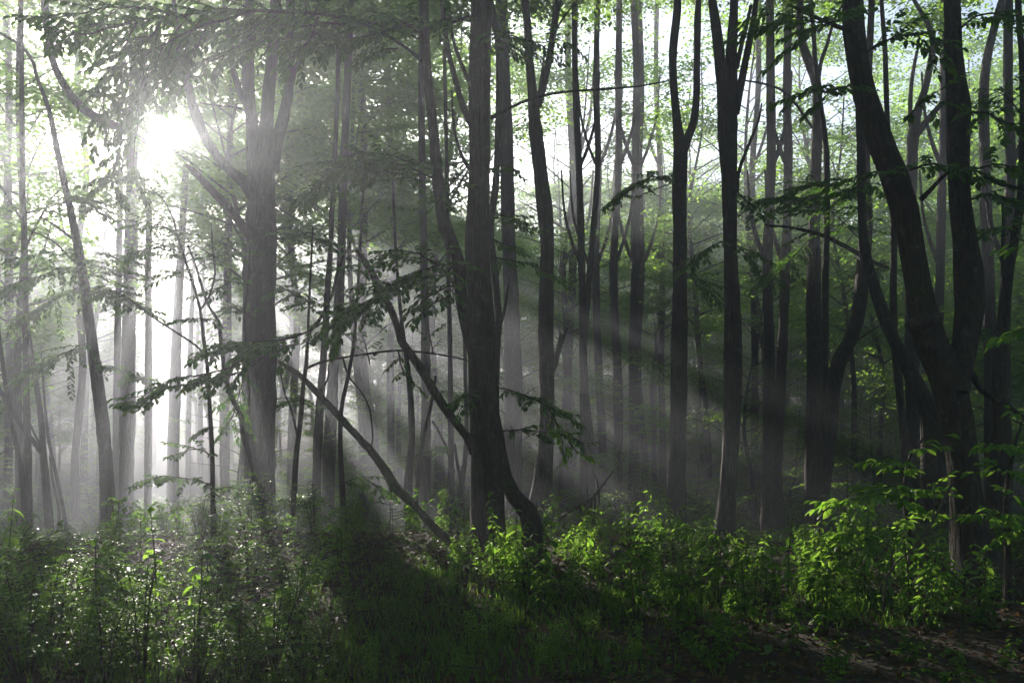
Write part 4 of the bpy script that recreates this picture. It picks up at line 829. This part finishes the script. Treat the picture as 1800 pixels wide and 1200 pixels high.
# larger-leaved plants whose leaves can be picked apart
def leaf_plant(name, label, px, y, H, meshes, n, lean=0., sc=1.0, cat='plant', droop=.2, seed=0):
    g = np.random.default_rng(seed+int(px)); x = (px-CX)/F*y; b = np.array([x, y, float(gz(x, y))]); root = empty(name, b, label, cat)
    a = Acc(); pts = np.array([[0, 0, -.05], [lean*.3, g.normal(0, .03), H*.5], [lean, g.normal(0, .06), H]]); tube(a, pts, [.006, .005, .0025], 5, .1, .03, seed)
    link('stem', a.mesh('stem', M_TWIG, True), root); LP, _ = catmull(pts, [1, 1, 1], .02); rot = g.uniform(0, 3)
    for i in range(n):
        t = .3+.7*(i//2)/max(1, (n//2-1)); t = min(t, 1.); p = LP[int(t*(len(LP)-1))]; an = rot+(i % 2)*math.pi+(i//2)*1.35+g.normal(0, .15)
        o = link('leaf', meshes[int(g.integers(len(meshes)))], root); s = sc*g.uniform(.7, 1.15)*(1.0 if t < .9 else .7)
        o.location = Vector(p); o.rotation_euler = (g.normal(0, .4), g.uniform(-.2, .7)+droop*(1-t), an); o.scale = (s, s, s)
    return root
for i, (px, y, H, lean, lab) in enumerate([
    (1388, 7.0, .74, -.02, 'tall bright nettle-like plant standing up left in the bright right-hand plants'), (1362, 7.1, .58, -.05, 'shorter bright plant just left of the tall nettle-like plant'),
    (1440, 7.3, .92, .03, 'bright plant with long drooping leaves below the grey kinked trunk'), (1475, 7.1, .86, .06, 'bright long-leaved plant right of the one below the grey kinked trunk'),
    (1520, 7.0, .8, .02, 'long-leaved plant in the middle of the bright right-hand plants'), (1560, 6.9, .7, .05, 'long-leaved plant left of the pale broken branch'),
    (1600, 6.6, .68, -.05, 'leafy plant right at the foot of the pale broken branch'), (1640, 6.5, .66, .03, 'leafy plant just right of the pale broken branch'),
    (1690, 6.4, .62, .06, 'lit plant in front of the foot of the massive leaning tree'), (1730, 6.3, .6, .03, 'lit plant right of the foot of the massive leaning tree'),
    (1290, 7.8, .55, .0, 'small bright plant at the foot of the black forked trunk'), (1245, 8.0, .6, .03, 'small bright plant left of the foot of the black forked trunk'),
    (905, 7.8, .8, .02, 'tallest bright plant at the foot of the thick centre trunk'), (868, 8.0, .95, -.03, 'plant with drooping leaves in front of the thick centre trunk'),
    (930, 7.9, .6, .04, 'low bright plant between the centre trunk and the curved thin tree'), (1030, 8.6, .62, .0, 'small plant right of the curved thin tree'),
    (170, 5.4, .75, .0, 'upright plant with narrow leaves in the left undergrowth, nearest the left edge'), (275, 5.8, .95, .0, 'tallest upright plant of the left undergrowth'),
    (330, 5.5, .6, .05, 'upright plant right of the tallest one in the left undergrowth'), (8, 6.5, .9, .05, 'green plant cut by the left edge of the picture')]):
    leaf_plant('leafy_plant', lab, px, y, H, LEAFMESH, 20 if H > .6 else 14, lean, 1.05, seed=i)
for i, (px, y, H, lab) in enumerate([
    (60, 4.9, .48, 'broad-leaved plant with shiny leaves at the lower left edge'), (90, 5.3, .62, 'broad-leaved plant with pale shining leaves behind the lower left corner'),
    (205, 5.6, .55, 'broad-leaved plant with shining leaves left of the tallest upright plant'), (350, 5.3, .72, 'broad-leaved plant with a large white-shining leaf in the left undergrowth'),
    (395, 5.1, .45, 'low broad-leaved plant with a long shining leaf near the bottom left'), (480, 5.4, .42, 'broad-leaved plant glinting at the dark edge of the left undergrowth'),
    (515, 5.5, .62, 'broad-leaved plant with a green-tipped shining leaf near the dark middle'), (370, 7.5, .85, 'broad-leaved plant glinting below the sapling with the wavy stem'),
    (440, 8.0, .95, 'broad-leaved plant glinting at the foot of the many-stemmed trunk'), (1070, 5.2, .2, 'small low plant with pale leaves at the bottom middle'), (1350, 5.3, .25, 'small low plant with pale leaves at the bottom right')]):
    leaf_plant('broad_leaved_plant', lab, px, y, H, BROADMESH, 9 if H > .3 else 6, .03, .8 if H > .3 else .5, droop=.1, seed=40+i)
# bright sprays of the saplings at the right
def sapling(label, stem, sprays, D, size=.085, mat=M_HERB, n0=0):
    tr = [(a, b, c) for a, b, c in stem]; r = traced_tree('sapling', label, tr, D, top=False, sides=8, cat='sapling')
    for j, (pts, W) in enumerate(sprays): leafy_branch(r, pts, W, size, 300+n0+j, .007, mat=mat)
    return r
sapling('sapling with flat bright leaf layers left of the massive leaning tree', [(1598, 1030, 12), (1600, 960, 9), (1592, 900, 8), (1590, 850, 6), (1600, 800, 5), (1625, 768, 4)],
        [([(1595, 880, 7.5), (1550, 872, 7.2), (1500, 878, 7), (1450, 882, 6.9)], .35), ([(1592, 860, 7.5), (1560, 858, 7.2), (1540, 862, 7.1)], .25), ([(1592, 840, 7.5), (1560, 805, 7.3), (1530, 805, 7.2)], .22),
         ([(1605, 795, 7.5), (1630, 775, 7.3), (1655, 765, 7.2)], .18), ([(1598, 910, 7.5), (1620, 900, 7.3), (1650, 905, 7.2)], .25), ([(1597, 930, 7.5), (1560, 925, 7.3), (1520, 940, 7.2), (1480, 945, 7)], .35),
         ([(1598, 880, 7.5), (1620, 862, 7.3), (1650, 850, 7.2)], .25)], 7.5, n0=0)
sapling('sapling with lit leaves at the right edge, right of the massive leaning tree', [(1772, 1010, 14), (1770, 940, 10), (1768, 880, 8), (1775, 820, 7), (1790, 760, 5)],
        [([(1768, 900, 6.8), (1750, 905, 6.6), (1735, 905, 6.5)], .25), ([(1770, 880, 6.8), (1800, 870, 6.6), (1830, 880, 6.5)], .3), ([(1775, 830, 6.8), (1755, 820, 6.6), (1740, 815, 6.6)], .22),
         ([(1780, 790, 6.8), (1760, 775, 6.6), (1740, 780, 6.5)], .22), ([(1770, 930, 6.8), (1800, 930, 6.6), (1840, 940, 6.5)], .35), ([(1790, 762, 6.8), (1800, 720, 6.7), (1820, 700, 6.6)], .25)], 6.8, n0=20)
sapling('tall sapling at the right edge with a few green leaves hanging in', [(1850, 1010, 14), (1846, 850, 12), (1840, 700, 10), (1832, 600, 9), (1826, 500, 7), (1815, 430, 5)],
        [([(1832, 600, 5.5), (1810, 575, 5.4), (1785, 580, 5.3), (1765, 590, 5.3)], .14), ([(1815, 430, 5.5), (1795, 420, 5.4), (1770, 430, 5.4)], .12)], 5.5, n0=40)

# ------------------------------------------------------------------ ground cover nobody could count
def cover(name, label, cat, mat, n, x0, x1, y0, y1, fn, ratio, near=False):
    g = np.random.default_rng(len(name)+n); y = np.sqrt(g.uniform(y0*y0, y1*y1, n)); px = g.uniform(x0, x1, n); x = (px-CX)/F*y
    p, d, nm_, s = fn(g, x, y, px); v, f, var = leaf_verts(p, d, nm_, s, ratio, near, g)
    link(name, mesh_from(name, v, f, mat, var), None, 'stuff', label, cat); TRI[0] += len(p)*(4 if near else 2)
def litter(g, x, y, px):
    a = g.uniform(0, 6.28, len(x)); z = gz(x, y)+.01+g.uniform(0, .03, len(x))
    return np.stack([x, y, z], -1), np.stack([np.cos(a), np.sin(a), g.normal(0, .25, len(x))], -1), np.stack([g.normal(0, .45, len(x)), g.normal(0, .45, len(x)), np.ones(len(x))], -1), g.uniform(.04, .08, len(x))
cover('leaf_litter', 'brown fallen leaves covering the dark forest floor', 'leaf litter', M_LITTER, 50000, -80, 1880, 4.3, 18, litter, .6)
def low_cover(g, x, y, px):
    c = np.sin(x*2.1+1)*np.sin(y*1.7+.5)+.6*np.sin(x*4.3)*np.sin(y*3.9+2); dens = np.where((px > 620) & (y < 7.2), .75, .8); k = g.uniform(0, 1, len(x)) < dens*(.35+.5*(c > -.1))
    x, y = x[k], y[k]; a = g.uniform(0, 6.28, len(x)); hmax = np.where((px[k] > 620) & (y < 7.2), np.where(px[k] > 1150, .2, .12), .24)
    z = gz(x, y)+g.uniform(.02, 1, len(x))**1.3*hmax
    return np.stack([x, y, z], -1), np.stack([np.cos(a), np.sin(a), g.uniform(-.5, .25, len(x))], -1), np.stack([g.normal(0, .3, len(x)), g.normal(0, .3, len(x)), np.ones(len(x))], -1), g.uniform(.025, .065, len(x))*np.clip(y/10, 1, 2)
cover('ground_cover', 'low leafy ground cover between the bushes', 'ground cover', M_SHRUB, 150000, -80, 1880, 4.5, 32, low_cover, .6)
def grass(g, x, y, px):
    cl = [(230, 5.0), (60, 5.0), (700, 6.6), (830, 5.9), (640, 5.6), (900, 7.3), (1080, 7.6), (1000, 5.7), (1240, 7.4), (1500, 6.8), (120, 6.2), (740, 8.2), (560, 5.0)]
    j = g.integers(0, len(cl), len(x)); cx_ = np.array([(c[0]-CX)/F*c[1] for c in cl])[j]; cyy = np.array([c[1] for c in cl])[j]
    x = cx_+g.standard_cauchy(len(x)).clip(-3, 3)*.3; y = cyy+g.standard_cauchy(len(x)).clip(-2.5, 4)*.25; a = g.uniform(0, 6.28, len(x))
    return np.stack([x, y, gz(x, y)-.01], -1), np.stack([np.cos(a)*.4, np.sin(a)*.4, np.ones(len(x))], -1), np.stack([np.cos(a), np.sin(a), -.4*np.ones(len(x))], -1), g.uniform(.04, .15, len(x))
cover('grass', 'tufts of grass on the forest floor', 'grass', M_GRASS, 12000, 0, 1, 4, 5, grass, .045)
def twigs():
    a = Acc(); g = np.random.default_rng(9)
    for i in range(260):
        y = math.sqrt(g.uniform(20, 150)); x = g.uniform(-.68, .68)*y; an = g.uniform(0, 6.28); L = g.uniform(.15, .6); z = float(gz(x, y))+.03
        d = np.array([math.cos(an), math.sin(an), g.uniform(-.02, .25)])*L
        tube(a, np.array([[x, y, z], [x, y, z]+d*.5+g.normal(0, .02, 3), [x, y, z]+d]), [.006, .005, .002], 4, .3, 0, i)
    link('fallen_twigs', a.mesh('fallen_twigs', M_DEAD, True), None, 'stuff', 'thin dead twigs scattered over the forest floor', 'twigs')
twigs()

# ------------------------------------------------------------------ labels of the trees behind and of the undergrowth
marks = sorted([(r_px, nm_) for r_px, nm_ in [(458, 'big pale trunk'), (850, 'centre trunk'), (1190, 'straight grey trunk'), (1287, 'forked trunk'), (1430, 'kinked trunk'), (1660, 'leaning giant'), (188, 'slender tree')]])
ORD = ['first', 'second', 'third', 'fourth', 'fifth', 'sixth', 'seventh', 'eighth', 'ninth', 'tenth', 'eleventh', 'twelfth', '13th', '14th', '15th', '16th', '17th', '18th', '19th', '20th']+['%dth' % q_ for q_ in range(21, 60)]
def where(px):
    l = [n for p_, n in marks if p_ <= px]; r = [n for p_, n in marks if p_ > px]
    if not l: return 'left of the '+r[0]
    if not r: return 'right of the '+l[-1]
    return 'between '+l[-1]+' and '+r[0]
def number(items, fmt):
    cells = {}
    for it in items: cells.setdefault((it[1], where(it[2])), []).append(it)
    for (w_, wh), its in cells.items():
        its.sort(key=lambda q: q[2])
        for i, it in enumerate(its): it[0]['label'] = fmt(w_, wh, ORD[i], len(its))
def row(y): return 'near' if y < 25 else ('distant' if y < 45 else 'far')
items = []
for (root, px, y, info) in bgtrees:
    kw = {'tall_tree': 'tall tree', 'understorey_tree': 'bushy tree', 'bushy_sapling': 'bushy sapling'}[root.name.split('.')[0]]
    if px < -40 or px > 1840 or root.location.y < 1:
        root['label'] = f'{row(y)} {kw} beyond the edge of the picture'; root['group'] = f'{row(y)} {kw}s beyond the edge of the picture'
    elif y > 45:
        root['label'] = f'dim {kw} fading into the far haze, {where(px)}'; root['group'] = f'far {kw}s {where(px)}'
    else:
        root['group'] = kw+'s behind the front trunks'; items.append((root, row(y)+' '+kw, px))
number(items, lambda w_, wh, o, n: f'{w_}, {o} from left {wh}' if n > 1 else f'{w_} {wh}')
def prow(y): return 'front-row' if y < 6.2 else ('second-row' if y < 8 else ('third-row' if y < 10 else 'back-row'))
number([(r_, prow(y)+' '+kw, px) for (r_, kw, px, y) in plants], lambda w_, wh, o, n: f'{w_}, {o} from left {wh}' if n > 1 else f'{w_} {wh}')
print('tri unique total', TRI[0])

# ------------------------------------------------------------------ the air
def haze():
    x0, x1, y0, y1, z0, z1 = -172, 172, -62, 222, -2.9, 24.2
    v = np.array([(x, y, z) for z in (z0, z1) for y in (y0, y1) for x in (x0, x1)])
    f = np.array([(0, 2, 3, 1), (4, 5, 7, 6), (0, 1, 5, 4), (2, 6, 7, 3), (0, 4, 6, 2), (1, 3, 7, 5)])
    m = bpy.data.materials.new('mist'); m.use_nodes = True; nt = m.node_tree; nt.nodes.clear()
    out = nt.nodes.new('ShaderNodeOutputMaterial'); pv = nt.nodes.new('ShaderNodeVolumePrincipled')
    pv.inputs['Color'].default_value = (.85, .91, .99, 1); pv.inputs['Density'].default_value = HAZE_DENSITY; pv.inputs['Anisotropy'].default_value = HAZE_G
    nt.links.new(pv.outputs[0], out.inputs['Volume'])
    link('haze', mesh_from('haze', v, [f], m), None, 'stuff', 'morning mist filling the whole wood', 'haze')
haze()
